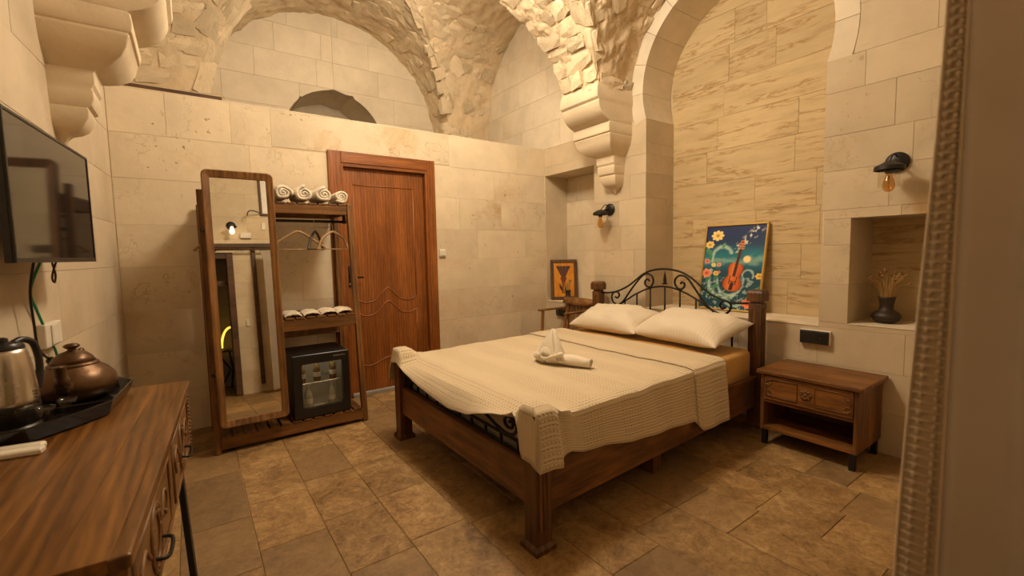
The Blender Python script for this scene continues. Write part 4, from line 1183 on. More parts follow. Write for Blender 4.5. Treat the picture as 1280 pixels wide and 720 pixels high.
def painting(name, label, bl, br, up, lean_n, fw, fd, frame_mat, px, nu, nv, cat='painting'):
    """bl/br: bottom corners of the outer frame; up: vector to the top; lean_n: unit normal towards the room"""
    bl = Vector(bl); br = Vector(br); up = Vector(up); n = Vector(lean_n).normalized(); r = (br-bl)
    t = thing(name, label, cat, tuple((bl+br)/2))
    ru = r.normalized(); uu = up.normalized(); W = r.length; Hh = up.length
    def bar(a0,a1,b0,b1,nm):
        MB().hexa([bl+ru*a+uu*b+n*d for d in (-fd*.5,fd*.5) for a,b in ((a0,b0),(a1,b0),(a1,b1),(a0,b1))]).build(nm, frame_mat, t, bevel=.003)
    bar(0,W,0,fw,'frame_rail'); bar(0,W,Hh-fw,Hh,'frame_rail'); bar(0,fw,fw,Hh-fw,'frame_stile'); bar(W-fw,W,fw,Hh-fw,'frame_stile')
    MB().hexa([bl+ru*a+uu*b+n*d for d in (-fd*.4,-fd*.1) for a,b in ((fw*.5,fw*.5),(W-fw*.5,fw*.5),(W-fw*.5,Hh-fw*.5),(fw*.5,Hh-fw*.5))]).build('backing_board', M['canvas_back'], t)
    m = MB(); m.col = []
    for j in range(nv+1):
        for i in range(nu+1):
            u, v = i/nu, j/nv
            m.v.append(bl+ru*lerp(fw*.9,W-fw*.9,u)+uu*lerp(fw*.9,Hh-fw*.9,v)+n*(fd*.05)); m.col.append(px(u,v))
    for j in range(nv):
        for i in range(nu): m.f.append((j*(nu+1)+i, j*(nu+1)+i+1, (j+1)*(nu+1)+i+1, (j+1)*(nu+1)+i))
    m.build('picture', M['print'], t, fix=False)
    return t
# leans back against the rear of the blind arch
up = Vector((.125, -.012, .775)); rr_ = Vector((0,-1,0))
painting('violin_painting', 'gilt framed painting of a violin among flowers leaning in the arch', (3.885,2.425,.797), (3.885,1.855,.797), up, rr_.cross(up)*-1 if (rr_.cross(up)).x > 0 else rr_.cross(up), .016, .024, M['gold'], violin_px, 120, 165)
M['dkframe'] = wood_mat('dark_picture_frame', (.06,.026,.010), (.17,.08,.03), 'Z', rough=.45)
bl = Vector((3.64,4.262,.756)); br = Vector((3.915,4.075,.756)); up = Vector((.030,.045,.50)); nn = (br-bl).cross(up)
if nn.y > 0: nn = -nn
painting('lotus_painting', 'small brown framed papyrus lotus picture in the corner recess', bl, br, up, nn, .040, .022, M['dkframe'], lotus_px, 60, 84)

# ================================================================== clay vases with dried flowers
def vase(label, c, sc, seed, nst=22, spread=.11, hgt=.20):
    x, y, z = c; r = random.Random(seed)
    t = thing('flower_vase', label, 'vase', c, None)
    pr = [(.030,0),(.048,.004),(.070,.022),(.080,.042),(.078,.056),(.062,.074),(.042,.086),(.037,.10),(.038,.125),(.044,.158),(.049,.172),(.046,.174),(.040,.160),(.034,.12)]
    MB().lathe(c, [(a*sc,b*sc) for a,b in pr], 32, cap=False).build('pot', M['blackclay'], t, smooth=True)
    MB().lathe(c, [(.0001,.002),(.030*sc,.002)], 24, cap=False).build('pot_base', M['blackclay'], t)
    st = MB(); hd = MB()
    for k in range(nst):
        a = r.uniform(0,2*math.pi); s = spread*r.uniform(.15,1)**.7; h = hgt*r.uniform(.6,1.0)
        p0 = (x+math.cos(a)*.02*sc, y+math.sin(a)*.02*sc, z+.10*sc); p1 = (x+math.cos(a)*s*.45, y+math.sin(a)*s*.45, z+.17*sc+h*.5); p2 = (x+math.cos(a)*s, y+math.sin(a)*s, z+.17*sc+h*(1-.25*(s/spread)))
        stem = MB().tube(smooth_path([p0,p1,p2],4), .0021, 5).build('stem', M['dry'], t, smooth=True)
        if k % 2 == 0:
            MB().lathe((p2[0],p2[1],p2[2]-.006), [(.001,0),(.006,.004),(.008,.010),(.005,.016),(.001,.018)], 8).build('flower_head', M['dryhead'], stem, smooth=True)
    return t
vase('black clay vase with dried flowers in the square niche', (3.80,.982,.829), 1.02, 4, 42, .125, .21)
vase('black clay vase with dried flowers in front of the lotus picture', (3.70,4.02,.754), .80, 9, 14, .10, .15)

# ================================================================== wooden armchair by the recess
ch = thing('armchair', 'brown wooden spindle back armchair between bed and wall', 'chair', (3.36,3.69,0))
YN, YFA = 3.50, 3.90
def cpart(mb, nm, bev=.004): return mb.build(nm, M['chairwood'], ch, bevel=bev)
cpart(MB().hexa([(3.12,YN-.02,.44),(3.54,YN,.44),(3.54,YFA,.44),(3.12,YFA+.02,.44),(3.12,YN-.02,.47),(3.54,YN,.465),(3.54,YFA,.465),(3.12,YFA+.02,.47)]), 'seat', .01)
for y, s in ((YN,-1),(YFA,1)):
    cpart(MB().beam((3.16,y,0),(3.17,y,.44),.034,.034), 'leg'); cpart(MB().beam((3.56,y,0),(3.51,y,.44),.034,.034), 'leg')
    cpart(MB().beam((3.19,y,.46),(3.215,y+s*.012,.69),.026,.030), 'arm_post')
    MB().beam((3.16,y+s*.015,.702),(3.575,y+s*.01,.702),.022,.045,(0,0,1)).build('armrest', M['chairwood'], ch, bevel=.006)
    cpart(MB().beam((3.52,y-s*.01,.46),(3.585,y-s*.01,.79),.028,.030), 'back_post')
tr = MB().grid(lambda u,v: (3.555+.03*v-.018*math.sin(math.pi*u), lerp(YN-.035,YFA+.035,u), lerp(.755,.815,v)+(.022*math.sin(math.pi*u))*(2*v-1)*.6), 12, 2)
tr.build('top_rail', M['chairwood'], ch, smooth=True, solid=.022, fix=False)
for k in range(7):
    y = lerp(YN+.045,YFA-.045,k/6); MB().beam((3.525,y,.46),(3.565-.012*math.sin(math.pi*k/6),y,.775),.018,.012,(0,1,0)).build('spindle', M['chairwood'], ch, bevel=.003)
for y in (YN,YFA): cpart(MB().beam((3.165,y,.20),(3.545,y,.20),.018,.024), 'stretcher')
cpart(MB().beam((3.35,YN,.20),(3.35,YFA,.20),.018,.018), 'stretcher')

# ================================================================== wooden beam lying on the partition
tag(MB().box(-.375,.287,YB+.015,YB+.055,2.607,2.637).build('timber_strip', M['beamwood'], bevel=.003), 'dark timber strip lying along the top of the partition', 'timber')
# ================================================================== clothes rack with mirror
rk = thing('clothes_rack', 'open wooden clothes rack with tall mirror, shelves and slatted base', 'clothes rack', (.58,3.95,0))
def fy(z): return 3.655+.16*z/1.83        # front posts lean back
XL, XQ, YBK = .08, 1.098, 4.262
def rp(mb, nm, mat='rackwood', bev=.004, par=None): return mb.build(nm, M[mat], par or rk, bevel=bev)
rp(MB().beam((XL,fy(0),0),(XL,fy(1.83),1.83),.036,.050), 'front_post', 'rackwood_z')
rp(MB().beam((XQ,fy(0)+.01,0),(XQ-.012,fy(1.77),1.775),.042,.050), 'front_post', 'rackwood_z')
rp(MB().beam((XL,YBK,0),(XL,YBK,1.77),.036,.040), 'rear_post', 'rackwood_z')
rp(MB().beam((XQ,YBK,0),(XQ,YBK,1.77),.040,.040), 'rear_post', 'rackwood_z')
def shelf(z, x0, x1, railh, n, ztop):
    y0 = fy(z)
    rp(MB().box(x0,x1,y0-.018,y0+.012,ztop-railh,ztop-.014), 'shelf_rail')
    rp(MB().box(x0,x1,YBK-.035,YBK-.008,ztop-railh,ztop-.014), 'shelf_rail')
    for k in range(n):
        a = lerp(x0,x1,(k+.09)/n); b = lerp(x0,x1,(k+.91)/n)
        rp(MB().box(a,b,y0-.022,YBK-.004,ztop-.014,ztop), 'slat', 'rackwood_y', .002)
    for x in (x0-.0,x1-.022): rp(MB().box(x,x+.022,y0+.012,YBK-.035,ztop-railh,ztop-.014), 'side_rail', 'rackwood_y', .003)
shelf(1.76, XL+.018, XQ-.03, .085, 13, 1.772)
shelf(.88, XL+.018, XQ-.02, .100, 13, .892)
shelf(.08, XL+.018, XQ-.021, .095, 13, .120)
rp(MB().box(XL,XQ,YBK-.015,YBK+.005,.66,.73), 'back_rail')
hr = MB().tube([(XL,3.86,1.635),(XQ-.02,3.86,1.635)], .011, 10).build('hanging_rail', M['blackmetal'], rk, smooth=True)
for x in (XL+.03,XQ-.04): rp(MB().beam((x,3.86,1.62),(x,3.86,1.69),.020,.030), 'rail_bracket', 'blackmetal', .003)
# mirror
MT = math.radians(4.5); mb0 = Vector((0,3.600,.190))
def MP(a, b, d): return Vector((a, mb0.y+b*math.sin(MT)-d*math.cos(MT), mb0.z+b*math.cos(MT)+d*math.sin(MT)))
def rrect(x0,x1,z0,z1,r,n=5):
    out = []
    for cx,cz,a0 in ((x1-r,z0+r,-90),(x1-r,z1-r,0),(x0+r,z1-r,90),(x0+r,z0+r,180)):
        for k in range(n+1):
            a = math.radians(a0+90*k/n); out.append((cx+r*math.cos(a), cz+r*math.sin(a)))
    return out
MX0,MX1,MZ1 = .094,.528,1.775
o1 = rrect(MX0,MX1,0,MZ1,.035); i1 = rrect(MX0+.046,MX1-.046,.046,MZ1-.05,.006)
fr = MB(); fr.loft([[MP(a,b,-.006) for a,b in o1],[MP(a,b,.020) for a,b in o1],[MP(lerp(a,(MX0+MX1)/2,.03),lerp(b,MZ1/2,.008),.027) for a,b in o1],[MP(a,b,.016) for a,b in i1],[MP(a,b,-.006) for a,b in i1],[MP(a,b,-.006) for a,b in o1]], cap=False)
mf = fr.build('mirror_frame', M['rackwood_z'], rk, autos=35)
MB().loft([[MP(a,b,-.004) for a,b in i1],[MP(a,b,.004) for a,b in i1]]).build('mirror_glass', M['mirror'], mf)
MB().loft([[MP(a,b,-.014) for a,b in o1],[MP(a,b,-.007) for a,b in o1]]).build('mirror_back', M['beamwood'], mf)
for z in (1.55,.55): MB().tube([(XL,fy(z)-.02,z),tuple(MP(MX0+.01,(z-.19)/math.cos(MT),.0))], .012, 8).build('pivot', M['blackmetal'], mf, smooth=True)

# rolled towels on the upper shelf
def towel_roll(cx, y0, y1, z, r, label, seed):
    rr = random.Random(seed); t = thing('rolled_towel', label, 'towel', (cx,(y0+y1)/2,z), 'rolled white towels on the rack')
    turns = 2.6; n = 54; th = r/(turns+.6)*.86; m = MB(); ph = rr.uniform(0,6.28)
    outer = []; inner = []
    for k in range(n+1):
        a = ph+2*math.pi*turns*k/n; q = r*(1-.86*k/n)
        wob = 1+.05*math.sin(3*a+seed)+.03*math.sin(5*a)
        outer.append((cx+math.cos(a)*q*wob*1.08, z+r*1.02+math.sin(a)*q*wob*.93)); inner.append((cx+math.cos(a)*max(q-th,.002)*wob*1.08, z+r*1.02+math.sin(a)*max(q-th,.002)*wob*.93))
    loop = outer+inner[::-1]
    ys = [(y0,.86),(y0+.008,.97),(y0+.02,1.0),((y0+y1)/2,1.03),(y1-.015,1.0),(y1,.93)]
    loops = [[(cx+(a-cx)*s, y+.004*math.sin(9*a*7+b*30), z+r*1.02+(b-z-r*1.02)*s) for a,b in loop] for y,s in ys]
    for i in range(len(loops)-1):
        nn_ = len(loop); 
    m.loft(loops, cap=False)
    # ribbon end caps
    nl = len(loop)
    for base in (0, (len(ys)-1)*nl):
        for k in range(n): m.f.append((base+k, base+k+1, base+nl-2-k, base+nl-1-k))
    m.build('towel_coil', M['towel'], t, smooth=True)
    MB().lathe((cx,y0+.012,z+r*1.02), [(.001,0),(r*.30,.002),(r*.32,.02),(r*.30,y1-y0-.03),(.001,y1-y0-.028)], 12, (0,1,0), False).build('towel_core', M['towel'], t, smooth=True)
labs = ['rolled white towel beside the mirror frame','rolled white towel second from the mirror, open spiral end','rolled white towel third from the mirror on the top shelf','rolled white towel at the door end of the top shelf']
for i, x in enumerate((.605,.755,.900,1.030)):
    towel_roll(x, 3.795+.01*(i%2), 4.10, 1.773, (.068,.070,.070,.062)[i], labs[i], i+2)
# packed slippers on the lower shelf
labs = ['wrapped white slippers next to the mirror on the lower shelf','wrapped white slippers second from the mirror on the lower shelf','wrapped white slippers third from the mirror on the lower shelf','wrapped white slippers at the door end of the lower shelf']
def slipper_pack(cx, cy, z, label, seed):
    t = thing('slippers', label, 'slippers', (cx,cy,z), 'wrapped slippers on the lower rack shelf')
    r = random.Random(seed)
    for k, dx in enumerate((-.028,.028)):
        m = MB()
        def f(u, v):
            a = 2*math.pi*u; L = lerp(-.12,.12,v); w = .033*(1-abs(2*v-1)**3.2)**.5*(1.0+.12*math.sin(v*5)); h = .015+.004*math.sin(v*9+seed)
            return (cx+dx+math.cos(a)*w*.9, cy+L, z+.016+math.sin(a)*h*(1-abs(2*v-1)**4)**.5+k*.004)
        m.grid(f, 16, 14); m.build('slipper', M['towel'], t, smooth=True)
    MB().grid(lambda u,v: (cx+lerp(-.064,.064,u), cy+lerp(-.125,.125,v), z+.034+.006*math.sin(u*math.pi)*math.sin(v*math.pi)-.022*(abs(2*u-1)**3)-.012*abs(2*v-1)**4+.003*fbm((u*4,v*4,seed),2,2)), 14, 14).build('wrapper', M['coverwhite'], t, smooth=True, solid=.002, fix=False)
for i, x in enumerate((.62,.755,.885,1.01)): slipper_pack(x, 3.875, .8935, labs[i], i+1)

# hangers on the rail
def hanger(label, x, yaw, mat, w=.40, roll=0.0, z=1.635):
    c = Vector((x,3.86,z)); t = thing('coat_hanger', label, 'hanger', tuple(c), 'hangers on the rack rail')
    R = Matrix.Rotation(yaw,3,'Z') @ Matrix.Rotation(roll,3,'Y')
    def H(a, b, d=0): return tuple(c + R @ Vector((a, d, b)))
    hk = [H(0,-.085)]+[H(0,-.05)]+[H(-.018*math.sin(k*math.pi/6*1.15), -.006+.020*-math.cos(k*math.pi/6*1.15)+0.0) for k in range(0,8)]
    MB().tube(hk, .0022, 6).build('hook', M['steel'], t, smooth=True)
    for s in (-1,1):
        m = MB(); pts = [H(s*.0,-.080),H(s*.03,-.090),H(s*.10,-.135),H(s*w*.45,-.200),H(s*w/2,-.225)]
        m.tube(smooth_path(pts,4), .0095, 8); m.build('shoulder', mat, t, smooth=True)
    MB().tube([H(-w/2+.01,-.222),H(w/2-.01,-.222)], .0045, 8).build('trouser_bar', mat, t, smooth=True)
    return t
M['palewood'] = wood_mat('pale_hanger_wood', (.34,.20,.09), (.52,.34,.17), 'X', rough=.4)
hanger('pale wooden hanger hanging beside the mirror frame', .70, .04, M['palewood'], .42)
hanger('pale wooden hanger behind the mirror with its tip past the post', .245, .04, M['palewood'], .44)
hanger('black hanger turned sideways on the rail', .83, 1.05, M['blackplastic'], .36)
hanger('pale wooden hanger nearest the door', .965, .42, M['palewood'], .30)

# ================================================================== mini fridge with bottles
FX0,FX1,FY0,FY1,FZ0,FZ1 = .572,.985,3.640,4.06,.121,.612
fg = thing('mini_fridge', 'black mini fridge with a glass door on the rack base', 'fridge', ((FX0+FX1)/2,FY0,FZ0))
for a in ((FX0,FX0+.025,FY0+.045,FY1,FZ0+.01,FZ1),(FX1-.025,FX1,FY0+.045,FY1,FZ0+.01,FZ1)): MB().box(*a).build('side_panel', M['blackplastic'], fg, bevel=.004)
MB().box(FX0+.025,FX1-.025,FY0+.045,FY1,FZ1-.03,FZ1).build('top_panel', M['blackplastic'], fg, bevel=.004)
MB().box(FX0+.025,FX1-.025,FY0+.045,FY1,FZ0+.01,FZ0+.05).build('bottom_panel', M['blackplastic'], fg, bevel=.004)
MB().box(FX0+.025,FX1-.025,FY1-.03,FY1,FZ0+.05,FZ1-.03).build('back_panel', M['blackplastic'], fg)
M['liner'] = plain_mat('fridge_liner', (.55,.50,.40), .5)
MB().box(FX0+.026,FX1-.026,FY1-.09,FY1-.032,FZ0+.051,FZ1-.031).build('inner_liner', M['liner'], fg)
for a,b in ((FX0+.0255,FX0+.030),(FX1-.030,FX1-.0255)): MB().box(a,b,FY0+.05,FY1-.09,FZ0+.051,FZ1-.031).build('inner_liner', M['liner'], fg)
MB().box(FX0+.03,FX1-.03,FY0+.05,FY1-.09,FZ0+.0505,FZ0+.054).build('inner_liner', M['liner'], fg)
for i in range(9): MB().tube([(FX0+.03+i*.042,FY0+.07,.372),(FX0+.03+i*.042,FY1-.09,.372)], .002, 5).build('shelf_wire', M['steel'], fg)
for y in (FY0+.07,FY1-.10): MB().tube([(FX0+.028,y,.374),(FX1-.028,y,.374)], .0025, 5).build('shelf_wire', M['steel'], fg)
fdn = MB(); oo = [(FX0,FZ0+.005),(FX1,FZ0+.005),(FX1,FZ1+.0),(FX0,FZ1+.0)]
def loopd(x0,x1,z0,z1,r,y): return [(a,y,b) for a,b in rrect(x0,x1,z0,z1,r,4)]
gx0,gx1,gz0,gz1 = FX0+.062,FX1-.052,FZ0+.075,FZ1-.072
fdn.loft([loopd(FX0,FX1,FZ0+.005,FZ1,.006,FY0+.042),loopd(FX0,FX1,FZ0+.005,FZ1,.006,FY0+.004),loopd(FX0+.004,FX1-.004,FZ0+.009,FZ1-.004,.006,FY0),loopd(gx0,gx1,gz0,gz1,.018,FY0),loopd(gx0,gx1,gz0,gz1,.018,FY0+.042),loopd(FX0,FX1,FZ0+.005,FZ1,.006,FY0+.042)], cap=False)
fdo = fdn.build('fridge_door', M['blackplastic'], fg, autos=35)
MB().box(gx0-.002,gx1+.002,FY0+.012,FY0+.016,gz0-.002,gz1+.002).build('door_glass', M['fridgeglass'], fdo)
MB().box(FX0+.05,FX1-.05,FY0+.06,FY0+.075,FZ1-.040,FZ1-.0305).build('added_glow_strip', emit_mat('added_fridge_glow',(1.0,.90,.72),14.0), fg)  # glowing strip added to brighten the inside behind the glass
MB().box(FX1-.118,FX1-.030,FY0-.0012,FY0+.001,FZ1-.037,FZ1-.028).build('badge', M['steel'], fdo)
def bottle(label, x, y, z, h, r, mat, capm):
    t = thing('bottle', label, 'bottle', (x,y,z), 'bottles in the mini fridge')
    MB().lathe((x,y,z), [(r*.9,0),(r,.004),(r,h*.52),(r*.92,h*.60),(r*.45,h*.80),(r*.40,h*.94)], 16).build('bottle_body', mat, t, smooth=True)
    MB().lathe((x,y,z+h*.94), [(r*.46,0),(r*.46,h*.06)], 12).build('cap', capm, t)
    MB().lathe((x,y,z+h*.20), [(r*1.02,0),(r*1.02,h*.20)], 16, cap=False).build('paper_label', M['whiteplastic'], t, smooth=True)
bottle('small brown bottle on the fridge shelf beside the left hinge', .650, 3.74, .3775, .185, .027, M['amber'], M['steel'])
bottle('small brown bottle in the middle of the fridge shelf', .760, 3.74, .3775, .185, .027, M['amber'], M['steel'])
bottle('small brown bottle on the fridge shelf by the handle side', .880, 3.74, .3775, .185, .027, M['amber'], M['steel'])
M['water'] = plain_mat('water_bottle_plastic', (.48,.45,.38), .15)
bottle('clear water bottle on the fridge floor, label facing out', .690, 3.74, .1755, .185, .030, M['water'], M['whiteplastic'])
bottle('clear water bottle on the fridge floor under the handle side', .865, 3.74, .1755, .185, .030, M['water'], M['whiteplastic'])

# ================================================================== television
A_ = Vector((-.418,1.925,0)); B_ = Vector((-.347,2.745,0)); tdir = (B_-A_).normalized(); tn = Vector((tdir.y,-tdir.x,0)); TW = (B_-A_).length
tv = thing('television', 'flat black television on a wall bracket above the desk', 'television', (A_.x,(A_.y+B_.y)/2,1.35))
def TP(a, b, d): return A_+tdir*a+tn*d+Vector((0,0,1.35+b))
TH = .458
def tvbox(a0,a1,b0,b1,d0,d1,nm,mat,par=tv,bev=.003): return MB().hexa([TP(a,b,d) for d in (d0,d1) for a,b in ((a0,b0),(a1,b0),(a1,b1),(a0,b1))]).build(nm, mat, par, bevel=bev)
tvbox(0,TW,0,TH,-.022,-.002,'casing',M['blackplastic'])
m = MB().loft([[TP(a,b,-.022) for a,b in ((.05,.03),(TW-.05,.03),(TW-.05,TH-.05),(.05,TH-.05))],[TP(a,b,-.060) for a,b in ((.12,.06),(TW-.12,.06),(TW-.12,TH-.14),(.12,TH-.14))]]); m.build('rear_housing', M['blackplastic'], tv, bevel=.01)
for a0,a1,b0,b1 in ((0,TW,0,.016),(0,TW,TH-.010,TH),(0,.010,.016,TH-.010),(TW-.010,TW,.016,TH-.010)): tvbox(a0,a1,b0,b1,-.002,.004,'bezel',M['blackplastic'],tv,.001)
tvbox(.010,TW-.010,.016,TH-.010,-.002,.001,'screen',M['screen'],tv,0)
wx = left_x(2.3)
MB().beam((wx+.005,2.30,1.56),(wx+.10,2.30,1.56),.05,.10,(0,1,0)).build('wall_bracket', M['blackmetal'], tv, bevel=.004)
MB().box(wx+.004,wx+.016,2.20,2.42,1.46,1.66).build('bracket_plate', M['blackmetal'], tv, bevel=.003)
wy = 1.98; tag(MB().hexa([TP(-.01+a,b,d) for d in (-.13,-.07) for a,b in ((.02,.03),(.14,.03),(.14,.20),(.02,.20))]).build('receiver_box', M['blackplastic'], bevel=.006), 'black receiver box tucked behind the television', 'receiver')
# cables
def cable(name, label, pts, r, mat, cat='cable'):
    return tag(MB().tube(smooth_path(pts,8), r, 8).build(name, mat, smooth=True), label, cat)
def LW(y, z, d=.012): return (left_x(y)+d, y, z)
bc = thing('power_cable', 'black power cable hanging from the television with a loose plug', 'cable', LW(2.45,1.04))
pts = [(-.44,2.28,1.40),LW(2.40,1.25,.05),LW(2.44,1.12,.04),LW(2.46,1.02,.04),LW(2.52,.965,.05)]
MB().tube(smooth_path(pts,8), .0045, 8).build('cord', M['blackplastic'], bc, smooth=True)
q = Vector(LW(2.55,.945,.055)); MB().beam(Vector(LW(2.52,.965,.05)), q, .022, .022, (0,0,1), .034, .026).build('plug', M['blackplastic'], bc, bevel=.005)
for s in (-.008,.008): MB().tube([tuple(q+Vector((0,.0,s*.4))+Vector((s,0,0))), tuple(q+Vector((s,.02,-.016+s*.4)))], .0022, 6).build('pin', M['steel'], bc)
cable('green_cable', 'green network cable running down the wall behind the teapot', [(-.43,2.36,1.40),LW(2.48,1.25,.03),LW(2.56,1.16,.02),LW(2.66,1.04,.02),LW(2.74,.95,.02),LW(2.76,.84,.02),LW(2.76,.4,.02),LW(2.75,.008,.02)], .005, M['green'])
cable('looped_cable', 'short brown cable loop hanging below the television', [(-.42,2.56,1.42),LW(2.62,1.30,.06),LW(2.68,1.265,.05),LW(2.70,1.30,.05),LW(2.64,1.37,.06),(-.41,2.60,1.43)], .0038, M['beamwood'])
def wsock(label, y, z):
    c = Vector(LW(y,z,0)); t = thing('wall_socket', label, 'socket', tuple(c))
    def pl(h_, w_, d0, d1, nm): MB().hexa([c+LD*(a*w_/2)+Vector((0,0,b*h_/2))+LN*d for d in (d0,d1) for a,b in ((-1,-1),(1,-1),(1,1),(-1,1))]).build(nm, M['whiteplastic'], t, bevel=.005)
    pl(.10,.20,0.001,.030,'back_box'); pl(.085,.085,.030,.036,'insert')
wsock('white double socket box on the wall behind the kettle and teapot', 2.70, 1.045)

# ================================================================== desk
DF = Vector((-.034,2.51,0)); D1 = Vector((-.0625,-.998,0)).normalized(); D2 = Vector((-.998,.0625,0)).normalized(); DL = 1.432; DD = .46
def DP(a, b, z): return DF + D1*a + D2*b + Vector((0,0,z))     # a towards the entrance, b towards the wall
dk = thing('desk', 'long worn wooden desk with carved drawers against the side wall', 'desk', tuple(DP(DL/2,DD/2,0)))
def dbox(a0,a1,b0,b1,z0,z1,nm,mat='deskwood',par=dk,bev=.003): return MB().hexa([DP(a,b,z) for z in (z0,z1) for a,b in ((a0,b0),(a1,b0),(a1,b1),(a0,b1))]).build(nm, M[mat], par, bevel=bev)
nb_ = 4     # top boards
for k in range(nb_):
    b0, b1 = DD*k/nb_+(.0003 if k else .0343), DD*(k+1)/nb_-.0003
    dbox(.0,DL,b0,b1,.772,.800,'top_board',bev=.0008)
dbox(.002,DL-.002,.02,DD-.002,.764,.7980,'top_core')
dbox(-.0,DL,.0,.034,.770,.7995,'edge_moulding',bev=.006)
dbox(.004,DL-.004,.008,.034,.752,.770,'edge_moulding',bev=.004)
dbox(DL-.03,DL-.008,.035,DD-.01,.60,.772,'end_panel','blackmetal'); dbox(.010,.030,.035,DD-.01,.50,.772,'end_panel','deskwood_z')
dbox(.03,DL-.03,DD-.02,DD-.005,.50,.772,'back_panel','deskwood_z'); dbox(.03,DL-.03,.05,DD-.02,.50,.515,'bottom_panel','deskwood_z')
dbox(.012,.045,.014,.06,.498,.752,'corner_post','deskwood_z'); dbox(DL-.045,DL-.012,.014,.06,.498,.752,'corner_post','deskwood_z'); dbox(.695,.735,.016,.06,.498,.752,'mid_post','deskwood_z')
dbox(.03,DL-.03,.016,.05,.498,.515,'lower_rail','deskwood_z')
for (a0,a1) in ((.050,.690),(.740,1.382)):
    dr = dbox(a0,a1,.016,.30,.520,.748,'drawer','deskwood_z',bev=.003)
    ac = (a0+a1)/2; zc = .634
    def dp(a, z, out=.0): return tuple(DP(a,.014-out,z))
    def oval(ra, rz, r): MB().tube([dp(ac+ra*math.cos(t), zc+rz*math.sin(t)) for t in [2*math.pi*i/32 for i in range(32)]], r, 6, True).build('carved_oval', M['deskwood_z'], dr, smooth=True)
    oval(.075,.085,.006); oval(.055,.064,.004)
    for k in range(10):
        t = 2*math.pi*k/10; MB().lathe(dp(ac+.065*math.cos(t), zc+.074*math.sin(t), -.003), [(.011,0),(.009,.006),(.002,.010)], 8, -D2).build('carved_petal', M['deskwood_z'], dr, smooth=True)
    MB().tube([dp(a0+.03,.535),dp(a1-.03,.535),dp(a1-.03,.733),dp(a0+.03,.733)], .005, 6, True).build('carved_border', M['deskwood_z'], dr, smooth=True)
    for s in (-1,1):
        MB().tube(smooth_path([dp(ac+s*.10,zc),dp(ac+s*.16,zc+.05),dp(ac+s*.22,zc+.02),dp(ac+s*.20,zc-.03),dp(ac+s*.17,zc-.01)],5), .005, 6).build('carved_scroll', M['deskwood_z'], dr, smooth=True)
    MB().tube(smooth_path([dp(ac-.055,zc-.03,0),dp(ac-.05,zc-.035,.026),dp(ac,zc-.04,.030),dp(ac+.05,zc-.035,.026),dp(ac+.055,zc-.03,0)],5), .005, 8).build('handle', M['iron'], dr, smooth=True)
for a, sg in ((.20,-1),(DL-.12,1)):
    for b in (.045,DD-.05):
        p = DP(a,b,.50); q = DP(a+.11*(1 if sg < 0 else -.3), b-(.035 if b < .2 else -.02), 0)
        MB().beam(p, q, .05, .022, tuple(D1)).build('leg', M['blackmetal'], dk, bevel=.003)
# beaded corner trim
for k in range(14): MB().lathe(tuple(DP(.028,.012,.515+k*.017)), [(.001,-.007),(.008,0),(.001,.007)], 8, (0,0,1)).build('bead', M['deskwood_z'], dk, smooth=True)

# ================================================================== tea tray, kettle, teapot, packets
tr_ = thing('serving_tray', 'black lacquered eight sided tray on the desk', 'tray', (-.40,2.28,.80))
TPOL = [(-.330,2.03),(-.262,2.12),(-.232,2.44),(-.285,2.525),(-.46,2.53),(-.515,2.47),(-.555,1.98),(-.51,1.905),(-.43,1.93)]
tc_ = Vector((sum(p[0] for p in TPOL)/9, sum(p[1] for p in TPOL)/9, 0))
def tl(s, z): return [(tc_.x+(x-tc_.x)*s, tc_.y+(y-tc_.y)*s, z) for x,y in TPOL]
MB().loft([tl(.90,.8012),tl(.955,.806),tl(1.05,.852),tl(1.045,.856),tl(1.015,.853),tl(.93,.818),tl(.90,.816)]).build('tray_body', M['lacquer'], tr_, bevel=.002)
for (x0,y0,x1,y1) in ((-.50,2.20,-.27,2.20),): MB().beam((x0,y0,.828),(x1,y1,.828),.022,.008,(0,0,1)).build('divider', M['lacquer'], tr_, bevel=.002)
# kettle
KC = (-.490,2.05,.818)
kt = thing('electric_kettle', 'brushed steel electric kettle with black handle on the tray', 'kettle', KC)
kx, ky, kz = KC
MB().lathe(KC, [(.066,0),(.070,.004),(.070,.018),(.064,.024)], 32).build('power_base', M['blackplastic'], kt, autos=40)
MB().lathe((kx,ky,kz+.025), [(.064,0),(.069,.010),(.070,.05)], 32).build('lower_collar', M['blackplastic'], kt, autos=40)
MB().lathe((kx,ky,kz+.075), [(.070,0),(.069,.03),(.066,.08),(.060,.13),(.052,.175),(.047,.19)], 36).build('kettle_body', M['steel'], kt, smooth=True)
MB().lathe((kx,ky,kz+.264), [(.048,0),(.048,.008),(.040,.018),(.014,.022),(.012,.034),(.004,.038)], 28).build('lid', M['blackplastic'], kt, autos=40)
hd_ = Vector((.55,.83,0)).normalized()
MB().tube(smooth_path([tuple(Vector((kx,ky,kz+z_))+hd_*r_) for r_,z_ in ((.03,.278),(.058,.285),(.090,.268),(.104,.215),(.102,.165),(.090,.12),(.066,.105))],5), .0105, 10).build('handle', M['blackplastic'], kt, smooth=True)
sd_ = -hd_
MB().loft([[tuple(Vector((kx,ky,kz+.19))+sd_*.052+Vector((-sd_.y,sd_.x,0))*a+Vector((0,0,b))) for a,b in ((-.02,-.02),(.02,-.02),(.022,.035),(-.022,.035))],[tuple(Vector((kx,ky,kz+.215))+sd_*.080+Vector((-sd_.y,sd_.x,0))*a+Vector((0,0,b))) for a,b in ((-.006,-.004),(.006,-.004),(.010,.012),(-.010,.012))]]).build('spout', M['steel'], kt, bevel=.003)
for k in range(3): MB().box(kx+.0655,kx+.0670,ky-.030,ky-.004,kz+.105+k*.010,kz+.109+k*.010).build('level_mark', M['blackplastic'], kt)
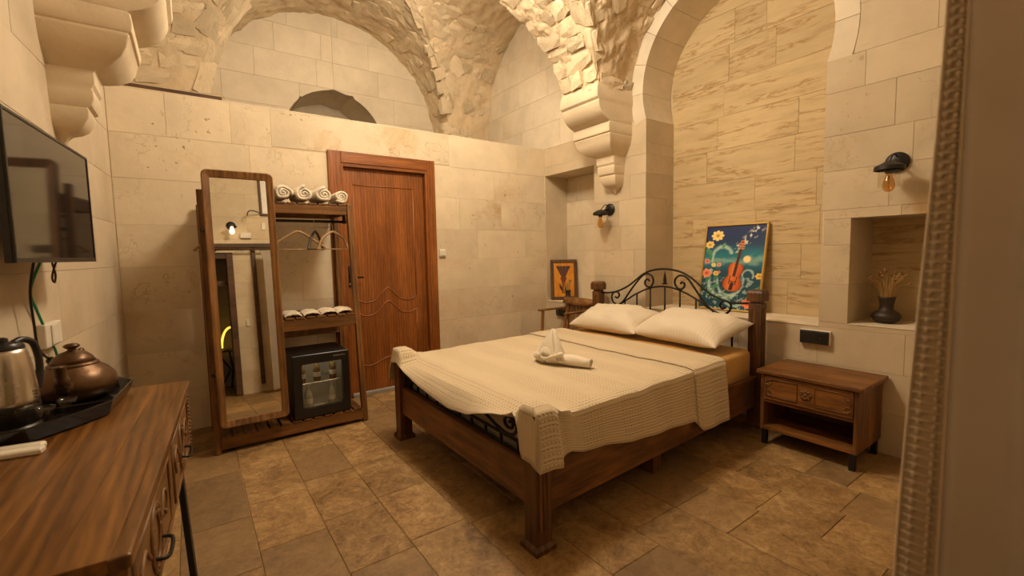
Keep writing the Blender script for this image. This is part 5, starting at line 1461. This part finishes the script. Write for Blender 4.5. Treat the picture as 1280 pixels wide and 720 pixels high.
# clay teapot
PC = (-.394,2.40,.8185); px_, py_, pz_ = PC
tp = thing('clay_teapot', 'brown clay teapot with short spout standing on the tray', 'teapot', PC)
MB().lathe(PC, [(.066,0),(.094,.006),(.120,.030),(.128,.058),(.122,.086),(.100,.114),(.076,.132),(.072,.138),(.070,.134)], 40).build('body', M['clay'], tp, smooth=True)
MB().lathe((px_,py_,pz_+.130), [(.075,0),(.078,.007),(.070,.014)], 36).build('rim', M['clay'], tp, autos=40)
MB().lathe((px_,py_,pz_+.142), [(.068,0),(.058,.020),(.040,.038),(.016,.047),(.012,.053),(.023,.060),(.025,.066),(.017,.073),(.002,.076)], 32).build('lid', M['clay'], tp, smooth=True)
sv = Vector((-.08,-.997,0)).normalized()
sp_ = [tuple(Vector(PC)+sv*a+Vector((0,0,b))) for a,b in ((.100,.058),(.126,.076),(.142,.105),(.148,.138),(.150,.155))]
MB().tube(smooth_path(sp_,5), [.030]*2+[.027]*4+[.022]*5+[.018]*5+[.019]*4+[.021], 14).build('spout', M['clay'], tp, smooth=True)
MB().tube(smooth_path([tuple(Vector(PC)-sv*a+Vector((0,0,b))+Vector((.0,0,0))) for a,b in ((.080,.135),(.095,.168),(.116,.170),(.130,.142),(.122,.105))],5), .010, 10).build('handle', M['clay'], tp, smooth=True)
# two glasses upside down beside the kettle
def cup(x, y, label):
    t = thing('tea_glass', label, 'glass', (x,y,.8175), 'small tea glasses on the tray')
    MB().lathe((x,y,.8175), [(.024,0),(.019,.020),(.017,.035),(.023,.060),(.026,.075),(.0245,.075),(.021,.058),(.015,.034),(.017,.018),(.021,.003)], 20, cap=False).build('glass_wall', M['glass'], t, smooth=True)
    MB().lathe((x,y,.8180), [(.0001,.0),(.022,.0)], 16, cap=False).build('glass_base', M['glass'], t)
cup(-.365,2.085,'small clear tea glass by the divider of the tray'); cup(-.405,2.01,'small clear tea glass at the tray edge beside the sachets')
# white paper packets lying on the desk in front of the tray
for k,(a,lab) in enumerate(((0,'white paper sachet lying against the tray'),(1,'white paper sachet lying on the outer side of the pair'))):
    c0 = Vector((-.385+.006*k,1.872-.042*k,.8005)); dv = Vector((-.985,.17,0)); sv_ = Vector((.17,.985,0))
    pts = lambda z,ins: [tuple(c0+dv*l_+sv_*w_+Vector((0,0,z))) for l_,w_ in ((ins,-.016+ins),(.012,-.019+ins),(.145-ins,-.019+ins),(.145-ins,.019-ins),(.012,.019-ins),(ins,.016-ins))]
    t = MB().loft([pts(0,.002),pts(.005,0),pts(.013,0),pts(.018,.004)]).build('paper_sachet', M['whiteplastic'], bevel=.002)
    tag(t, lab, 'sachet', 'white paper sachets on the desk')

# ================================================================== curtain beside the camera
cu = thing('curtain', 'pale cotton curtain with bobbled trim beside the entrance', 'curtain', (.95,0,0))
def cpath(w, z):
    """w metres along the cloth from the trimmed edge"""
    pull = sstep(2.09,1.86,z)
    ex, ey = .85, lerp(-.10,.147,pull)
    k = sstep(.04,.085,w)
    x = ex + w*.05 + max(0.0,w-.055)*.75*k; y = ey - (w - max(0.0,w-.055)*.52*k)*lerp(.35,1,pull)
    amp = .016*min(1,max(0,w-.08)*9); x += amp*math.sin(w*30+z*.7)
    y = max(y, -.215+.03*math.sin(w*30))
    x += max(0, w-.42)*.35
    wr = fbm((x*2,y*2,z*1.4),1.5,3)*.008*min(1,w*10)
    return (x+wr, y+wr, z)
MB().grid(lambda u,v: cpath(u*.75, lerp(.03,2.07,v)), 60, 60).build('cloth', M['curtain'], cu, smooth=True, solid=.0015, fix=False)
tm = MB()
def trim_pt(s, z):
    w_ = lerp(.021,.048,sstep(1.75,.80,z)); p = cpath(0,z); return (p[0]-.002, p[1]+w_*s, z)
st_ = MB().grid(lambda u,v: tuple(Vector(trim_pt(u, lerp(.04,2.06,v)))+Vector((.003,0,0))), 4, 60); st_.build('trim_tape', M['lacebase'], cu, smooth=True, fix=False)
for s in (0.03,1.0): tm.tube([trim_pt(s, lerp(.04,2.06,k/50)) for k in range(51)], .002, 6)
k = 0; z = .05
while z < 2.05:
    for s in (.3,.72):
        p = trim_pt(s, z+(.004 if s > .5 else 0)); tm.lathe((p[0],p[1],p[2]-.0045), [(.001,0),(.0026,.0025),(.0026,.0065),(.001,.009)], 6)
    p = trim_pt(0,z+.007); q = trim_pt(1,z+.007); tm.tube([p,q], .0014, 4)
    z += .0135
tb = tm.build('bobble_trim', M['lace'], cu, smooth=True); tb['kind'] = 'stuff'
MB().tube([(.25,YF+.10,2.10),(1.75,YF+.10,2.10)], .013, 10).build('curtain_rod', M['beamwood'], cu, smooth=True)
for i in range(8): MB().tube([(.86+i*.085,YF+.10+.018*math.cos(a),2.095+.018*math.sin(a)) for a in [2*math.pi*j/14 for j in range(14)]], .0025, 5, True).build('curtain_ring', M['blackmetal'], cu, smooth=True)
for x in (.30,1.70): MB().beam((x,YF,2.10),(x,YF+.11,2.10),.02,.02,(0,0,1)).build('rod_bracket', M['beamwood'], cu)

# ================================================================== things on the entrance wall (seen in the mirror)
tag(MB().box(.20,1.80,YF,YF+.045,2.14,2.20).build('timber_lintel', M['beamwood'], bevel=.004), 'dark timber lintel board over the entrance curtain', 'timber')
tag(MB().box(.745,.800,YF+.002,YF+.05,.12,2.13).build('timber_shutter', M['beamwood'], bevel=.004), 'narrow dark timber upright beside the entrance curtain', 'timber')
def front_sconce():
    x, y, z = .52, YF, 2.47
    t = thing('wall_lamp', 'black wall lamp with a lit bulb on the entrance wall', 'lamp', (x,y,z), None)
    MB().lathe((x,y,z), [(.060,0),(.060,.012),(.048,.024),(.016,.028)], 24, (0,1,0)).build('wall_plate', M['blackmetal'], t, autos=40)
    MB().tube([(x,y+.02,z),(x,y+.075,z-.006),(x,y+.16,z-.03)], .008, 8).build('arm', M['blackmetal'], t, smooth=True)
    MB().lathe((x,y+.15,z-.035), [(.022,.022),(.030,.016),(.062,-.002),(.064,-.020),(.060,-.022),(.056,-.006),(.02,.004)], 24).build('shade', M['blackmetal'], t, autos=50)
    MB().lathe((x,y+.15,z-.155), [(.002,0),(.016,.004),(.028,.020),(.031,.040),(.026,.068),(.018,.09),(.015,.112)], 20).build('bulb', emit_mat('lit_bulb',(1.0,.72,.42),FRONT_POWER*.7), t, smooth=True)
front_sconce()
tag(MB().box(.625,.765,YF,YF+.04,2.28,2.36).build('junction_box', M['whiteplastic'], bevel=.006), 'grey junction box on the wall above the lintel', 'box')
tag(MB().box(.915,.965,YF,YF+.02,2.41,2.52).build('wall_switch', M['whiteplastic'], bevel=.006), 'white switch on the entrance wall above the curtain', 'switch')
tag(MB().box(.615,.655,YF,YF+.02,.98,1.08).build('door_socket', M['whiteplastic'], bevel=.005), 'white socket on the wall strip beside the entrance', 'socket')
gl = thing('picture_frame', 'dark framed panel hanging high on the entrance wall', 'frame', (1.1,YF,2.65))
MB().box(.93,1.35,YF,YF+.02,2.66,3.2).build('panel', M['whiteplastic'], gl)
for a in ((.91,.94,2.63,3.23),(1.34,1.37,2.63,3.23),(.94,1.34,2.63,2.66),(.94,1.34,3.20,3.23)): MB().box(a[0],a[1],YF,YF+.035,a[2],a[3]).build('frame_bar', M['beamwood'], gl, bevel=.003)
tag(MB().tube(smooth_path([(.92,YF+.02,2.66),(.85,YF+.10,2.67),(.78,YF+.16,2.67),(.735,YF+.18,2.64),(.72,YF+.18,2.58)],6), .008, 8).build('hook_arm', M['blackmetal'], smooth=True), 'curved black hook arm beside the high framed panel', 'hook')
# porch: a dark table with a glowing brass lantern
tb_ = thing('porch_table', 'dark metal table on the porch outside the doorway', 'table', (.50,-1.75,-.02))
MB().lathe((.50,-1.75,.62), [(.38,0),(.38,.025)], 28).build('table_top', M['blackmetal'], tb_, autos=40)
for a in range(3):
    t = 2*math.pi*a/3+.4; MB().tube([(.50+.30*math.cos(t),-1.75+.30*math.sin(t),-.02),(.50+.06*math.cos(t),-1.75+.06*math.sin(t),.32),(.50+.28*math.cos(t),-1.75+.28*math.sin(t),.62)], .014, 8).build('leg', M['blackmetal'], tb_, smooth=True)
lt = thing('brass_lantern', 'arched brass lantern glowing on the porch table', 'lantern', (.50,-1.75,.645))
MB().lathe((.50,-1.75,.645), [(.13,0),(.13,.02),(.03,.035)], 24).build('base', M['brass'], lt, autos=40)
MB().tube([(.50+.15*math.cos(t),-1.75,.69+.34*math.sin(t)) for t in [math.pi*k/24 for k in range(25)]], .018, 10).build('arch', emit_mat('lit_brass',(1.0,.62,.08),2.0), lt, smooth=True)
MB().lathe((.57,-1.75,.68), [(.012,0),(.03,.05),(.03,.20),(.012,.27)], 16).build('lit_tube', emit_mat('lit_lantern_glass',(1.0,.66,.12),3.0), lt, smooth=True)
